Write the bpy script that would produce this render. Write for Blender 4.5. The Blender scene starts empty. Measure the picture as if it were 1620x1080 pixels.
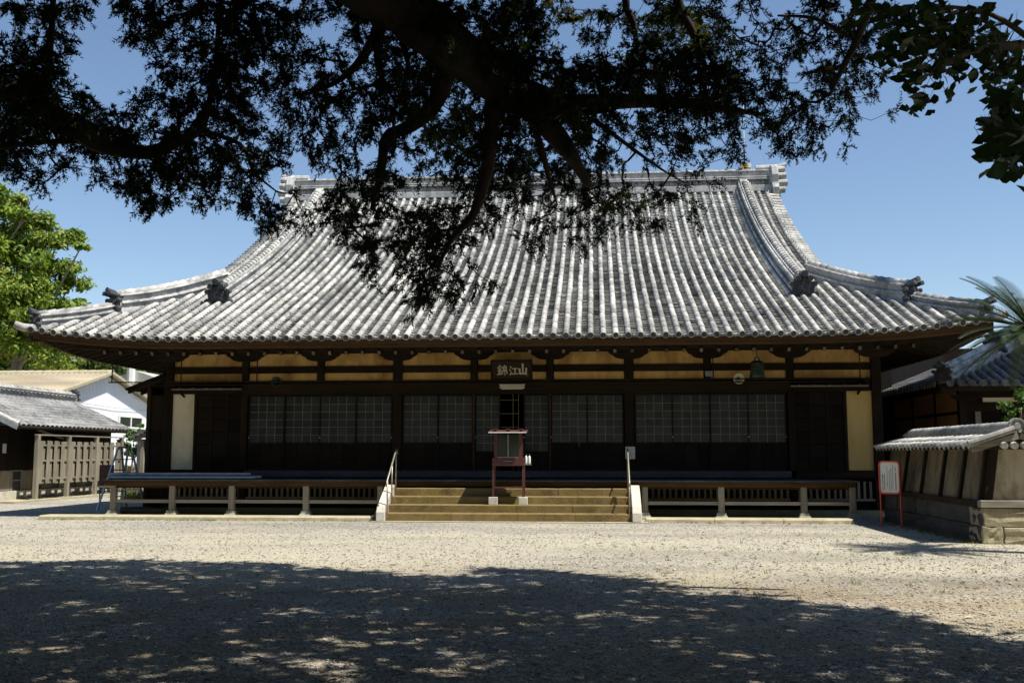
import bpy, bmesh, math, random
import numpy as np
from mathutils import Vector, Matrix

random.seed(7); RNG = np.random.default_rng(11)
SC = bpy.context.scene
COL = SC.collection
R = math.radians

# ------------------------------------------------------------------ camera, sky, sun, exposure
FPX, CXP, CYP, HOR = 1600.0, 810.0, 540.0, 718.0     # photograph's pixels
YAW, PITCH = R(4.7), math.atan((HOR - CYP) / FPX)
CAM = np.array([26.0 * math.tan(YAW), -26.0, 1.52])
FWD = np.array([-math.sin(YAW) * math.cos(PITCH), math.cos(YAW) * math.cos(PITCH), math.sin(PITCH)])
RGT = np.array([math.cos(YAW), math.sin(YAW), 0.0])
UPV = np.cross(RGT, FWD)
cd = bpy.data.cameras.new('camera'); cam = bpy.data.objects.new('camera', cd); COL.objects.link(cam)
cam.location = CAM; cam.rotation_euler = (math.pi / 2 + PITCH, 0, YAW)
cd.sensor_width = 36; cd.lens = 36 * FPX / 1620; cd.clip_end = 2000; cd.clip_start = 0.1
SC.camera = cam

SHX, SHY = -0.46, 0.215          # how far a shadow runs per metre of height
SUN_EL = math.atan2(1, math.hypot(SHX, SHY)); SUN_AZ = math.atan2(-SHX, -SHY)
w = bpy.data.worlds.new('World'); SC.world = w; w.use_nodes = True
nt = w.node_tree; bg = nt.nodes['Background']
sky = nt.nodes.new('ShaderNodeTexSky'); sky.sky_type = 'NISHITA'; sky.sun_disc = False
sky.sun_elevation = SUN_EL; sky.sun_rotation = SUN_AZ
sky.air_density = 1.0; sky.dust_density = 0.1; sky.ozone_density = 2.2
nt.links.new(sky.outputs[0], bg.inputs[0]); bg.inputs[1].default_value = 0.093
sd = bpy.data.lights.new('sun', 'SUN'); sun = bpy.data.objects.new('sun', sd); COL.objects.link(sun)
sd.energy = 5.0; sd.angle = R(0.53); sd.color = (1.0, 0.95, 0.86)
sun.rotation_euler = Vector((SHX, SHY, -1)).to_track_quat('-Z', 'Y').to_euler()
sun.location = (15, -40, 60)
vs = SC.view_settings; vs.view_transform = 'Standard'; vs.look = 'None'; vs.exposure = 0.6; vs.gamma = 1.0
vs.use_curve_mapping = False
SC.render.resolution_x, SC.render.resolution_y = 1024, 682

def ray(px, py): return FWD + (px - CXP) / FPX * RGT - (py - CYP) / FPX * UPV
def on(px, py, ax, v):                      # point of a pixel's ray on the plane axis=v
    d = ray(px, py); return CAM + d * ((v - CAM[ax]) / d[ax])
def at_depth(px, py, dep): return CAM + ray(px, py) * dep

# ------------------------------------------------------------------ mesh helpers
class MB:
    def __init__(s): s.v = []; s.f = []; s.m = []; s.r = []; s.cur = 0; s.rnd = 0.5
    def add(s, vs, fs):
        b = len(s.v); s.v.extend([tuple(map(float, q)) for q in vs])
        for f in fs: s.f.append([b + i for i in f]); s.m.append(s.cur); s.r.append(s.rnd)
        return s
    def box(s, x0, x1, y0, y1, z0, z1):
        return s.add([(x0,y0,z0),(x1,y0,z0),(x1,y1,z0),(x0,y1,z0),(x0,y0,z1),(x1,y0,z1),(x1,y1,z1),(x0,y1,z1)],
              [(0,3,2,1),(4,5,6,7),(0,1,5,4),(1,2,6,5),(2,3,7,6),(3,0,4,7)])
    def beam(s, p, q, wd, ht, up=(0,0,1), w2=None, h2=None):
        p = np.array(p, float); q = np.array(q, float); t = q - p; t /= np.linalg.norm(t)
        sd_ = np.cross(t, up); sd_ /= np.linalg.norm(sd_); u = np.cross(sd_, t)
        vs = []
        for c, a, b in ((p, wd, ht), (q, w2 or wd, h2 or ht)):
            for i, j in ((-1,-1),(1,-1),(1,1),(-1,1)): vs.append(c + sd_ * a / 2 * i + u * b / 2 * j)
        return s.add(vs, [(0,1,2,3)[::-1],(4,5,6,7),(0,1,5,4),(1,2,6,5),(2,3,7,6),(3,0,4,7)])
    def tube(s, pts, rad, n=8, cap=True):
        pts = [np.array(p, float) for p in pts]
        if not hasattr(rad, '__len__'): rad = [rad] * len(pts)
        ref = None; vs = []; N = len(pts)
        for i, p in enumerate(pts):
            t = pts[min(i+1, N-1)] - pts[max(i-1, 0)]; t = t / (np.linalg.norm(t) + 1e-9)
            if ref is None: ref = np.array((0,0,1.)) if abs(t[2]) < .9 else np.array((1.,0,0))
            a = np.cross(t, ref); a /= np.linalg.norm(a) + 1e-9; b = np.cross(a, t); ref = b
            for k in range(n):
                g = 2 * math.pi * k / n; vs.append(p + rad[i] * (math.cos(g) * a + math.sin(g) * b))
        fs = []
        for i in range(N - 1):
            for k in range(n): fs.append((i*n+k, i*n+(k+1)%n, (i+1)*n+(k+1)%n, (i+1)*n+k))
        if cap: fs.append(tuple(range(n))[::-1]); fs.append(tuple((N-1)*n + k for k in range(n)))
        return s.add(vs, fs)
    def prism(s, poly, o, ux, uy, ext):        # polygon (a,b) in plane o + a*ux + b*uy, extruded by vector ext
        o, ux, uy, ext = [np.array(q, float) for q in (o, ux, uy, ext)]
        n = len(poly); a = [o + x * ux + y * uy for x, y in poly]; b = [p + ext for p in a]
        return s.add(a + b, [tuple(range(n))[::-1], tuple(range(n, 2*n))] + [(i, (i+1) % n, n + (i+1) % n, n + i) for i in range(n)])
    def lathe(s, prof, c, n=16, axis=2):
        vs = []; fs = []
        for r_, h in prof:
            for k in range(n):
                g = 2 * math.pi * k / n; q = [0, 0, 0]
                q[(axis+1) % 3] = r_ * math.cos(g); q[(axis+2) % 3] = r_ * math.sin(g); q[axis] = h
                vs.append((c[0]+q[0], c[1]+q[1], c[2]+q[2]))
        for i in range(len(prof) - 1):
            for k in range(n): fs.append((i*n+k, i*n+(k+1)%n, (i+1)*n+(k+1)%n, (i+1)*n+k))
        fs.append(tuple(range(n))[::-1]); fs.append(tuple((len(prof)-1)*n + k for k in range(n)))
        return s.add(vs, fs)
    def mesh(s, name, mats, smooth=False):
        me = bpy.data.meshes.new(name); me.from_pydata(s.v, [], s.f); me.update()
        for m_ in (mats if isinstance(mats, (list, tuple)) else [mats]): me.materials.append(m_)
        if any(s.m): me.polygons.foreach_set('material_index', s.m)
        if smooth: me.polygons.foreach_set('use_smooth', [True] * len(s.f))
        at = me.attributes.new('rnd', 'FLOAT', 'FACE'); at.data.foreach_set('value', s.r)
        return me
    def build(s, name, mats, parent=None, smooth=False, bevel=0, kind=None):
        o = bpy.data.objects.new(name, s.mesh(name, mats, smooth)); COL.objects.link(o)
        if parent is not None: o.parent = parent
        if bevel:
            md = o.modifiers.new('bevel', 'BEVEL'); md.width = bevel; md.segments = 1; md.limit_method = 'ANGLE'
        if kind: o['kind'] = kind
        return o

def np_mesh(name, V, F, mat, rnd=None, smooth=False):
    """V (n,3), F (m,3|4) arrays"""
    me = bpy.data.meshes.new(name); k = F.shape[1]
    me.vertices.add(len(V)); me.vertices.foreach_set('co', np.asarray(V, np.float32).ravel())
    me.loops.add(F.size); me.loops.foreach_set('vertex_index', F.astype(np.int32).ravel())
    me.polygons.add(len(F)); me.polygons.foreach_set('loop_start', np.arange(0, F.size, k, dtype=np.int32))
    me.polygons.foreach_set('loop_total', np.full(len(F), k, np.int32))
    me.update(calc_edges=True); me.materials.append(mat)
    if rnd is not None:
        at = me.attributes.new('rnd', 'FLOAT', 'FACE'); at.data.foreach_set('value', np.asarray(rnd, np.float32))
    if smooth: me.polygons.foreach_set('use_smooth', np.ones(len(F), bool))
    return me
def link(name, me, parent=None, kind=None):
    o = bpy.data.objects.new(name, me); COL.objects.link(o)
    if parent is not None: o.parent = parent
    if kind: o['kind'] = kind
    return o
def thing(name, label, cat, loc=(0,0,0), group=None):
    o = bpy.data.objects.new(name, None); COL.objects.link(o); o.location = loc; o.empty_display_size = .2
    return tag(o, label, cat, group)
def tag(o, label, cat, group=None):
    o['label'] = label; o['category'] = cat
    if group: o['group'] = group
    return o
def put(o, parent):                      # parent a world-space mesh under an Empty that may have a location
    o.parent = parent; o.matrix_parent_inverse = Matrix.Translation(parent.location).inverted(); return o

# ------------------------------------------------------------------ materials
def new_mat(name):
    m = bpy.data.materials.new(name); m.use_nodes = True
    n = m.node_tree.nodes; l = m.node_tree.links; return m, n, l, n['Principled BSDF']
def ramp(n, stops):
    r_ = n.new('ShaderNodeValToRGB'); e = r_.color_ramp.elements
    while len(e) < len(stops): e.new(.5)
    for i, (p, c) in enumerate(stops): e[i].position = p; e[i].color = (*c, 1)
    return r_
def mathn(n, l, op, a, b=None, clamp=False):
    q = n.new('ShaderNodeMath'); q.operation = op; q.use_clamp = clamp
    for i, v in enumerate((a, b)):
        if v is None: continue
        if hasattr(v, 'node'): l.new(v, q.inputs[i])
        else: q.inputs[i].default_value = v
    return q.outputs[0]
def mixc(n, l, fac, a, b, mode='MIX'):
    q = n.new('ShaderNodeMix'); q.data_type = 'RGBA'; q.blend_type = mode
    for sock, v in ((q.inputs[0], fac), (q.inputs[6], a), (q.inputs[7], b)):
        if hasattr(v, 'node'): l.new(v, sock)
        elif isinstance(v, tuple): sock.default_value = (*v, 1)
        else: sock.default_value = v
    return q.outputs[2]
def noise(n, l, vec, sc, det=4, ro=.55):
    q = n.new('ShaderNodeTexNoise'); q.inputs['Scale'].default_value = sc; q.inputs['Detail'].default_value = det
    q.inputs['Roughness'].default_value = ro
    if vec is not None: l.new(vec, q.inputs['Vector'])
    return q.outputs['Fac']
def coords(n, l, scale=(1,1,1), kind='world', jitter=True):
    if kind == 'world':
        g = n.new('ShaderNodeNewGeometry').outputs['Position']
    else:
        g = n.new('ShaderNodeTexCoord').outputs['Object']
    mp = n.new('ShaderNodeMapping'); mp.inputs['Scale'].default_value = scale; l.new(g, mp.inputs[0]); return mp.outputs[0]
def rndval(n, l):
    """one random number per piece: the face attribute plus the object's own"""
    a = n.new('ShaderNodeAttribute'); a.attribute_name = 'rnd'
    o = n.new('ShaderNodeObjectInfo')
    return mathn(n, l, 'FRACT', mathn(n, l, 'ADD', a.outputs['Fac'], o.outputs['Random']))
def bump(n, l, b, h, st=.3, dist=.02):
    q = n.new('ShaderNodeBump'); q.inputs['Strength'].default_value = st; q.inputs['Distance'].default_value = dist
    l.new(h, q.inputs['Height']); l.new(q.outputs[0], b.inputs['Normal'])

def mat_wood(name, dark, light, axis='x', rough=.75, grain=14, var=.35):
    m, n, l, b = new_mat(name)
    sc = {'x': (.8, grain, grain), 'y': (grain, .8, grain), 'z': (grain, grain, .8)}[axis]
    g = noise(n, l, coords(n, l, sc), 1.6, 5, .65)
    blot = noise(n, l, coords(n, l), 1.3, 3)
    f = mathn(n, l, 'ADD', mathn(n, l, 'MULTIPLY', g, .8), mathn(n, l, 'MULTIPLY', blot, .35))
    r_ = ramp(n, [(.32, dark), (.78, light)]); l.new(f, r_.inputs[0])
    rv = rndval(n, l)
    br = mathn(n, l, 'ADD', mathn(n, l, 'MULTIPLY', rv, var), 1 - var / 2)
    hs = n.new('ShaderNodeHueSaturation'); l.new(br, hs.inputs['Value']); l.new(r_.outputs[0], hs.inputs['Color'])
    l.new(hs.outputs[0], b.inputs['Base Color']); b.inputs['Roughness'].default_value = rough; b.inputs['Specular IOR Level'].default_value = .12
    bump(n, l, b, g, .35, .01); return m
def mat_plain(name, col, rough=.6, metal=0, nscale=6, amt=.3, bumpst=.15, spec=None):
    m, n, l, b = new_mat(name)
    g = noise(n, l, coords(n, l), nscale, 5, .6)
    d = tuple(c * (1 - amt) for c in col); h = tuple(min(1, c * (1 + amt)) for c in col)
    r_ = ramp(n, [(.3, d), (.7, h)]); l.new(g, r_.inputs[0]); l.new(r_.outputs[0], b.inputs['Base Color'])
    b.inputs['Roughness'].default_value = rough; b.inputs['Metallic'].default_value = metal
    if spec is not None: b.inputs['Specular IOR Level'].default_value = spec
    bump(n, l, b, noise(n, l, coords(n, l), nscale * 8, 4), bumpst, .006); return m
def mat_plaster(name, base, stain, low, sc=.9):
    m, n, l, b = new_mat(name)
    a = noise(n, l, coords(n, l, (1, 1, .6)), sc, 6, .62); c = noise(n, l, coords(n, l, (3, 3, .5)), 2.2, 5)
    r_ = ramp(n, [(.34, stain), (.54, base), (.75, tuple(x * 1.15 for x in base))]); l.new(a, r_.inputs[0])
    r2 = ramp(n, [(.42, (0, 0, 0)), (.72, (1, 1, 1))]); l.new(c, r2.inputs[0])
    l.new(mixc(n, l, mathn(n, l, 'MULTIPLY', r2.outputs[0], .7), r_.outputs[0], low), b.inputs['Base Color'])
    b.inputs['Roughness'].default_value = .9
    bump(n, l, b, noise(n, l, coords(n, l), 30, 5), .2, .006); return m
def mat_tile(name, dk=(.095,.10,.105), mid=(.30,.30,.29), lt=(.62,.605,.555), warm=(.40,.34,.225)):
    m, n, l, b = new_mat(name)
    rv = rndval(n, l)
    big = noise(n, l, coords(n, l), .5, 4, .6); fine = noise(n, l, coords(n, l), 7, 6, .7); mic = noise(n, l, coords(n, l), 32, 4, .7)
    f = mathn(n, l, 'ADD', mathn(n, l, 'MULTIPLY', rv, .20), mathn(n, l, 'MULTIPLY', fine, .62))
    f = mathn(n, l, 'ADD', f, mathn(n, l, 'MULTIPLY', big, .35)); f = mathn(n, l, 'ADD', f, mathn(n, l, 'MULTIPLY', mic, .22))
    r_ = ramp(n, [(.42, dk), (.60, mid), (.82, lt)]); l.new(f, r_.inputs[0])
    wn = ramp(n, [(.56, (0,0,0)), (.72, (1,1,1))]); l.new(noise(n, l, coords(n, l), 1.7, 6, .7), wn.inputs[0])
    tcol = mixc(n, l, mathn(n, l, 'MULTIPLY', wn.outputs[0], .55), r_.outputs[0], warm)
    sk = ramp(n, [(.36, (.42,.43,.44)), (.58, (1,1,1))]); l.new(noise(n, l, coords(n, l, (2.6, .22, .22)), 1.0, 6, .7), sk.inputs[0])   # rain streaks down the slope
    lc = ramp(n, [(.60, (0,0,0)), (.68, (1,1,1))]); l.new(noise(n, l, coords(n, l), 4.5, 5, .7), lc.inputs[0])                      # pale lichen spots
    tcol = mixc(n, l, mathn(n, l, 'MULTIPLY', lc.outputs[0], .5), mixc(n, l, .85, tcol, sk.outputs[0], 'MULTIPLY'), lt)
    l.new(tcol, b.inputs['Base Color'])
    b.inputs['Roughness'].default_value = .7; b.inputs['Specular IOR Level'].default_value = .25
    bump(n, l, b, mic, .35, .008); return m
def mat_stone(name, base, dark, moss=None, sc=3, mossamt=.7, bumpst=.6):
    m, n, l, b = new_mat(name)
    a = noise(n, l, coords(n, l), sc, 6, .65); f = noise(n, l, coords(n, l), sc * 12, 4, .7)
    r_ = ramp(n, [(.28, dark), (.5, base), (.8, tuple(min(1, c * 1.35) for c in base))])
    l.new(mathn(n, l, 'ADD', mathn(n, l, 'MULTIPLY', a, .6), mathn(n, l, 'MULTIPLY', f, .4)), r_.inputs[0]); out = r_.outputs[0]
    if moss:
        r2 = ramp(n, [(.42, (0,0,0)), (.62, (1,1,1))]); l.new(noise(n, l, coords(n, l), 1.4, 6, .7), r2.inputs[0])
        out = mixc(n, l, mathn(n, l, 'MULTIPLY', r2.outputs[0], mossamt), out, moss)
    l.new(out, b.inputs['Base Color']); b.inputs['Roughness'].default_value = .92
    bump(n, l, b, f, bumpst, .012); return m
def mat_leaf(name, cols, rough=.55, trans=.0, spec=.3):
    m, n, l, b = new_mat(name)
    rv = rndval(n, l); k = len(cols)
    r_ = ramp(n, [(i / max(1, k - 1), c) for i, c in enumerate(cols)]); l.new(rv, r_.inputs[0])
    l.new(r_.outputs[0], b.inputs['Base Color']); b.inputs['Roughness'].default_value = rough
    b.inputs['Specular IOR Level'].default_value = spec
    if trans:
        t = n.new('ShaderNodeBsdfTranslucent'); l.new(mixc(n, l, 1.0, r_.outputs[0], (1.0, 1.25, .35), 'MULTIPLY'), t.inputs['Color'])
        mx = n.new('ShaderNodeMixShader'); mx.inputs[0].default_value = trans
        l.new(b.outputs[0], mx.inputs[1]); l.new(t.outputs[0], mx.inputs[2]); l.new(mx.outputs[0], n['Material Output'].inputs[0])
    return m

M = {}
M['wood'] = mat_wood('dark_wood', (.008,.006,.004), (.036,.025,.015), 'x')
M['woodz'] = mat_wood('dark_wood_upright', (.007,.0055,.004), (.033,.024,.015), 'z')
M['woody'] = mat_wood('dark_wood_depth', (.009,.0065,.0045), (.045,.032,.019), 'y')
M['boards'] = mat_wood('weathered_boards', (.0055,.0042,.0035), (.027,.019,.0135), 'x', var=.6)
M['edge'] = mat_wood('edge_beam', (.025,.015,.007), (.10,.055,.022), 'x')
M['grey'] = mat_wood('grey_wood', (.13,.115,.085), (.36,.325,.25), 'z', grain=18)
M['greyx'] = mat_wood('grey_wood_long', (.13,.115,.09), (.34,.31,.25), 'x', grain=18)
M['greyy'] = mat_wood('grey_wood_deep', (.13,.115,.085), (.33,.29,.22), 'y', grain=18)
M['deck'] = mat_wood('veranda_boards', (.03,.032,.034), (.10,.105,.11), 'y', rough=.45, grain=12)
M['rend'] = mat_wood('rafter_end', (.05,.042,.03), (.20,.17,.125), 'y', var=.9)
M['ochre'] = mat_plaster('ochre_plaster', (.66,.43,.145), (.24,.12,.036), (.48,.26,.065), 1.3)
M['cream'] = mat_plaster('cream_plaster', (.84,.77,.58), (.58,.48,.30), (.78,.70,.50), .8)
M['yellow'] = mat_plaster('yellow_plaster', (.66,.48,.19), (.50,.33,.11), (.62,.43,.15), .8)
M['orange'] = mat_plaster('orange_plaster', (.80,.42,.14), (.66,.33,.11), (.74,.38,.12), .8)
M['tile'] = mat_tile('roof_tile')
M['tiledk'] = mat_tile('roof_tile_grey', (.05,.052,.052), (.125,.125,.12), (.26,.255,.24), (.17,.15,.11))
M['tilemid'] = mat_tile('pantile_grey', (.09,.095,.10), (.21,.215,.22), (.36,.355,.34), (.25,.22,.16))
M['tilewh'] = mat_tile('ridge_mortar', (.15,.152,.155), (.40,.395,.385), (.62,.61,.575), (.36,.32,.24))
M['under'] = mat_plain('roof_bed', (.05,.045,.04), .95)
M['oni'] = mat_plain('ornament_tile', (.055,.058,.06), .5, 0, 9, .5, .4)
M['black'] = mat_plain('shadow_black', (.01,.01,.01), .95)  # near-black: the dark of unlit interiors and the corridor gap, as colour
M['glass'] = None
def mat_pane():
    m, n, l, b = new_mat('door_glass')
    c = ramp(n, [(0, (.018,.027,.032)), (.6, (.028,.040,.046)), (1, (.045,.058,.064))]); l.new(rndval(n, l), c.inputs[0])
    g = noise(n, l, coords(n, l, (3, 3, .6)), 1.5, 3)
    l.new(mixc(n, l, mathn(n, l, 'MULTIPLY', g, .5), c.outputs[0], (.06,.077,.084)), b.inputs['Base Color'])
    b.inputs['Roughness'].default_value = .25; b.inputs['Specular IOR Level'].default_value = .3
    return m
M['glass'] = mat_pane()
M['muntin'] = mat_plain('muntin_wood', (.26,.20,.12), .7)
M['disc'] = mat_plain('eave_disc_shadowed', (.075,.072,.065), .8, 0, 9, .5, .4)  # darker than the roof tile: shadow on the eave ends put into the colour
M['stonestep'] = mat_stone('step_stone', (.19,.132,.050), (.018,.014,.007), (.175,.135,.026), 2.2, .5, 1.6)
M['curb'] = mat_stone('edging_stone', (.42,.37,.25), (.22,.19,.13), (.33,.30,.17), 4, .5, .8)
M['concrete'] = mat_stone('pale_granite', (.52,.49,.42), (.26,.245,.21), None, 3, 0, .5)
M['base'] = mat_stone('post_base_stone', (.30,.29,.23), (.17,.17,.12), (.20,.21,.10), 4, .4)
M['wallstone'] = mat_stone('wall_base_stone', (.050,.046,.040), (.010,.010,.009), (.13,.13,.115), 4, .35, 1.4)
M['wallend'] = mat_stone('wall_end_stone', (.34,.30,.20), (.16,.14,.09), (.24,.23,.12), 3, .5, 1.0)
M['steel'] = mat_plain('rail_steel', (.30,.27,.21), .45, .6, 10, .25)
M['alu'] = mat_plain('aluminium', (.32,.40,.45), .4, .7, 6, .2)
M['pole'] = mat_plain('grey_pole', (.30,.32,.34), .5, .2, 4, .3)
M['maroon'] = mat_plain('maroon_paint', (.075,.020,.018), .55, 0, 8, .3)
M['red'] = mat_plain('red_paint', (.52,.05,.025), .4, 0, 5, .15)
M['white'] = mat_plain('white_board', (.72,.72,.68), .6, 0, 5, .06)
M['ink'] = mat_plain('ink', (.03,.03,.04), .8)
M['letter'] = mat_plain('faded_white_lettering', (.62,.58,.44), .8, 0, 20, .15)
M['plaque'] = mat_wood('plaque_board', (.022,.014,.012), (.06,.038,.032), 'x')
M['bronze'] = mat_plain('green_bronze', (.03,.055,.045), .55, .3, 8, .4)
M['lampw'] = mat_plain('lamp_cover', (.60,.60,.46), .5, 0, 3, .08)
M['clear'] = mat_plain('cabinet_glass', (.02,.028,.024), .1, 0, 3, .2, .0)
M['whitewall'] = None
M['bark'] = mat_stone('bark', (.040,.027,.018), (.009,.007,.006), None, 7, 0, 1.6)
M['barkg'] = mat_stone('grey_bark', (.20,.17,.13), (.08,.07,.055), None, 5, 0, .8)
M['log'] = mat_wood('log', (.05,.045,.04), (.17,.155,.14), 'x')
M['needle'] = mat_leaf('needles', [(.012,.020,.010), (.018,.029,.013), (.026,.040,.015), (.040,.052,.016)], .7, .10, .08)
M['needlehi'] = mat_leaf('sunlit_needles', [(.05,.075,.02), (.085,.10,.025), (.13,.12,.03)], .6, .25, .15)  # same needles in a lighter colour that carries the sunlight
M['ginkgo'] = mat_leaf('ginkgo_leaf', [(.020,.045,.012), (.028,.06,.016), (.04,.08,.018)], .5, .15, .2)
M['broad'] = mat_leaf('camphor_leaf', [(.07,.12,.018), (.15,.22,.028), (.24,.30,.036), (.34,.32,.05)], .5, .3, .3)
M['broad2'] = mat_leaf('hill_leaf', [(.03,.065,.018), (.055,.10,.022), (.085,.13,.028), (.20,.19,.04)], .5, .25, .3)
M['shrub'] = mat_leaf('shrub_leaf', [(.05,.11,.02), (.09,.17,.03), (.14,.22,.04)], .5, .3, .3)
M['cycad'] = mat_leaf('cycad_leaf', [(.014,.03,.008), (.024,.048,.011), (.038,.064,.015)], .5, .1, .2)
M['litter'] = mat_leaf('dry_leaf', [(.16,.10,.06), (.34,.26,.18), (.52,.46,.36), (.40,.17,.05)], .8)
M['grass'] = mat_leaf('dry_grass', [(.10,.13,.03), (.20,.20,.05), (.30,.27,.09)], .7, .2)
M['yellowbox'] = mat_plain('yellow_paint', (.55,.40,.06), .5)

def mat_corr(name, base, amt=.15):
    m, n, l, b = new_mat(name)
    g = noise(n, l, coords(n, l, (.2, .6, 2)), 1.5, 5); r_ = ramp(n, [(.3, tuple(c * (1 - amt) for c in base)), (.7, tuple(min(1, c * (1 + amt)) for c in base))])
    l.new(g, r_.inputs[0]); l.new(r_.outputs[0], b.inputs['Base Color']); b.inputs['Roughness'].default_value = .6; return m
M['whitewall'] = mat_corr('white_sheet', (.80,.82,.84), .06)
M['brownroof'] = mat_corr('brown_cement_sheet', (.30,.25,.17), .3)

def mat_gravel():
    m, n, l, b = new_mat('gravel')
    P = coords(n, l)
    v = n.new('ShaderNodeTexVoronoi'); v.inputs['Scale'].default_value = 55; l.new(P, v.inputs['Vector'])
    st = ramp(n, [(0, (.14,.133,.125)), (.35, (.27,.255,.23)), (.7, (.42,.39,.33)), (1, (.62,.58,.50))])
    sep = n.new('ShaderNodeSeparateColor'); l.new(v.outputs['Color'], sep.inputs[0]); l.new(sep.outputs[0], st.inputs[0])
    v2 = n.new('ShaderNodeTexVoronoi'); v2.inputs['Scale'].default_value = 21; l.new(P, v2.inputs['Vector'])
    sep2 = n.new('ShaderNodeSeparateColor'); l.new(v2.outputs['Color'], sep2.inputs[0])
    big = ramp(n, [(.0, (.6,.6,.62)), (.5, (1,1,1)), (1, (1.3,1.28,1.2))]); l.new(sep2.outputs[1], big.inputs[0])
    grav = mixc(n, l, .8, st.outputs[0], big.outputs[0], 'MULTIPLY')
    sand = mixc(n, l, noise(n, l, P, 18, 5, .7), (.37,.335,.235), (.56,.51,.385))
    # sand shows through the gravel in broad worn patches, mostly in the middle of the yard
    sp = n.new('ShaderNodeSeparateXYZ'); l.new(n.new('ShaderNodeNewGeometry').outputs['Position'], sp.inputs[0])
    dy = mathn(n, l, 'ABSOLUTE', mathn(n, l, 'ADD', sp.outputs[1], 9.5)); band = mathn(n, l, 'SUBTRACT', 1.0, mathn(n, l, 'MULTIPLY', dy, .16), True)
    pf = mathn(n, l, 'ADD', mathn(n, l, 'MULTIPLY', noise(n, l, coords(n, l, (.5, 1, 1)), .45, 5, .6), 1.0), mathn(n, l, 'MULTIPLY', band, .25))
    pr = ramp(n, [(.46, (0,0,0)), (.68, (1,1,1))]); l.new(pf, pr.inputs[0])
    c = mixc(n, l, mathn(n, l, 'MULTIPLY', pr.outputs[0], .60), grav, sand)
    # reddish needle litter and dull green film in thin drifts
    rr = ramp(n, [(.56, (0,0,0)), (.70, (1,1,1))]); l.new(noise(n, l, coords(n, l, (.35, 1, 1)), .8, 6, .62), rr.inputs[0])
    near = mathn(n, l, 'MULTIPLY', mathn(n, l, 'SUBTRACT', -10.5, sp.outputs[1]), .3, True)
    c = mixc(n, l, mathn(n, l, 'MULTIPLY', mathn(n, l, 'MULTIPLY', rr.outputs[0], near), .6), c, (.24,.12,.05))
    gr = ramp(n, [(.58, (0,0,0)), (.75, (1,1,1))]); l.new(noise(n, l, P, .6, 5, .62), gr.inputs[0])
    c = mixc(n, l, mathn(n, l, 'MULTIPLY', gr.outputs[0], .3), c, (.20,.21,.08))
    # bare earth and needle duff under the great tree, toned to warm its bluish shade
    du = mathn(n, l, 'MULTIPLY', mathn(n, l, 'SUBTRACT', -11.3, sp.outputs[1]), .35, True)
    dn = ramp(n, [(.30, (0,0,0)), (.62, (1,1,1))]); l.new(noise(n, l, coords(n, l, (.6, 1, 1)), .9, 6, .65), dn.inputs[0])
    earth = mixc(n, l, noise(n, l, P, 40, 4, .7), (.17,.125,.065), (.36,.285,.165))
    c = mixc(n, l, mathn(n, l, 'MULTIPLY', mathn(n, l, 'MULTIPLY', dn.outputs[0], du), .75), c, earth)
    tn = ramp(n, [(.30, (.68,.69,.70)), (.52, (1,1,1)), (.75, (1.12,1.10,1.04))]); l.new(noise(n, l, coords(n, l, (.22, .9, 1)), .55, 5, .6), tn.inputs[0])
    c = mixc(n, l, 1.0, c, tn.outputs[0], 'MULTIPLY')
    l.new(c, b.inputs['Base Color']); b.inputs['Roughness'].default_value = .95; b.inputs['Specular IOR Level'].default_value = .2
    h = mathn(n, l, 'ADD', mathn(n, l, 'MULTIPLY', v.outputs['Distance'], -1.0), mathn(n, l, 'MULTIPLY', noise(n, l, P, 9, 4), .5))
    bump(n, l, b, h, .9, .016); return m
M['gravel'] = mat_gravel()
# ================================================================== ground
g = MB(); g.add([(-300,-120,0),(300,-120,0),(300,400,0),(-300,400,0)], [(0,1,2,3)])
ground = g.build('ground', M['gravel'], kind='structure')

# ================================================================== the main hall
hall = thing('temple_hall', 'large dark timber temple hall under a sweeping grey tiled roof', 'temple', (0, 0, 0))
XC = -0.25; HE = 11.38; YE = -2.75; YR = 10.5; VERGE = 8.75; DR = 7.78; SP = .287
_pc = np.polyfit([-2.75, .4, 2.81, 6.29, 10.5], [4.25, 5.57, 6.63, 8.33, 11.1], 3)
def P(y): return np.polyval(_pc, y)
def hipy(dx): return 1.8 - 1.75 * (dx - 8.78)
def lift(dx, y):
    a = np.clip((np.abs(dx) - 6.8) / 4.6, 0, 1) ** 2.2; return .30 * a * np.clip(1 - (y - YE) / 4.0, 0, 1)
def zf(dx, y): return P(y) + lift(dx, y)
def slope_path(dx, y0, y1, ds):
    """points up the front slope at distance ds along the slope"""
    ys = np.linspace(y0, y1, 400); zs = zf(dx, ys); s = np.concatenate([[0], np.cumsum(np.hypot(np.diff(ys), np.diff(zs)))])
    t = np.arange(0, s[-1], ds); t = np.append(t, s[-1]) if s[-1] - t[-1] > ds * .4 else t
    y = np.interp(t, s, ys); return np.stack([np.full_like(y, XC + dx), y, zf(dx, y)], 1)
def normals(p, side):
    t = np.gradient(p, axis=0); t /= np.linalg.norm(t, axis=1)[:, None]
    nn = np.cross(side, t); return t, nn * np.sign(nn[:, 2:3])

class Soup:
    """many small pieces joined into one mesh, one random number per piece"""
    def __init__(s): s.V = []; s.F = []; s.r = []; s.n = 0
    def add(s, V, F, rnd=None):
        V = np.asarray(V, float); F = np.asarray(F, int); s.V.append(V); s.F.append(F + s.n); s.n += len(V)
        s.r.append(np.full(len(F), RNG.random() if rnd is None else rnd))
    def build(s, name, mat, parent=None, kind='stuff', smooth=False):
        me = np_mesh(name, np.concatenate(s.V), np.concatenate(s.F), mat, np.concatenate(s.r), smooth)
        return link(name, me, parent, kind)

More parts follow.
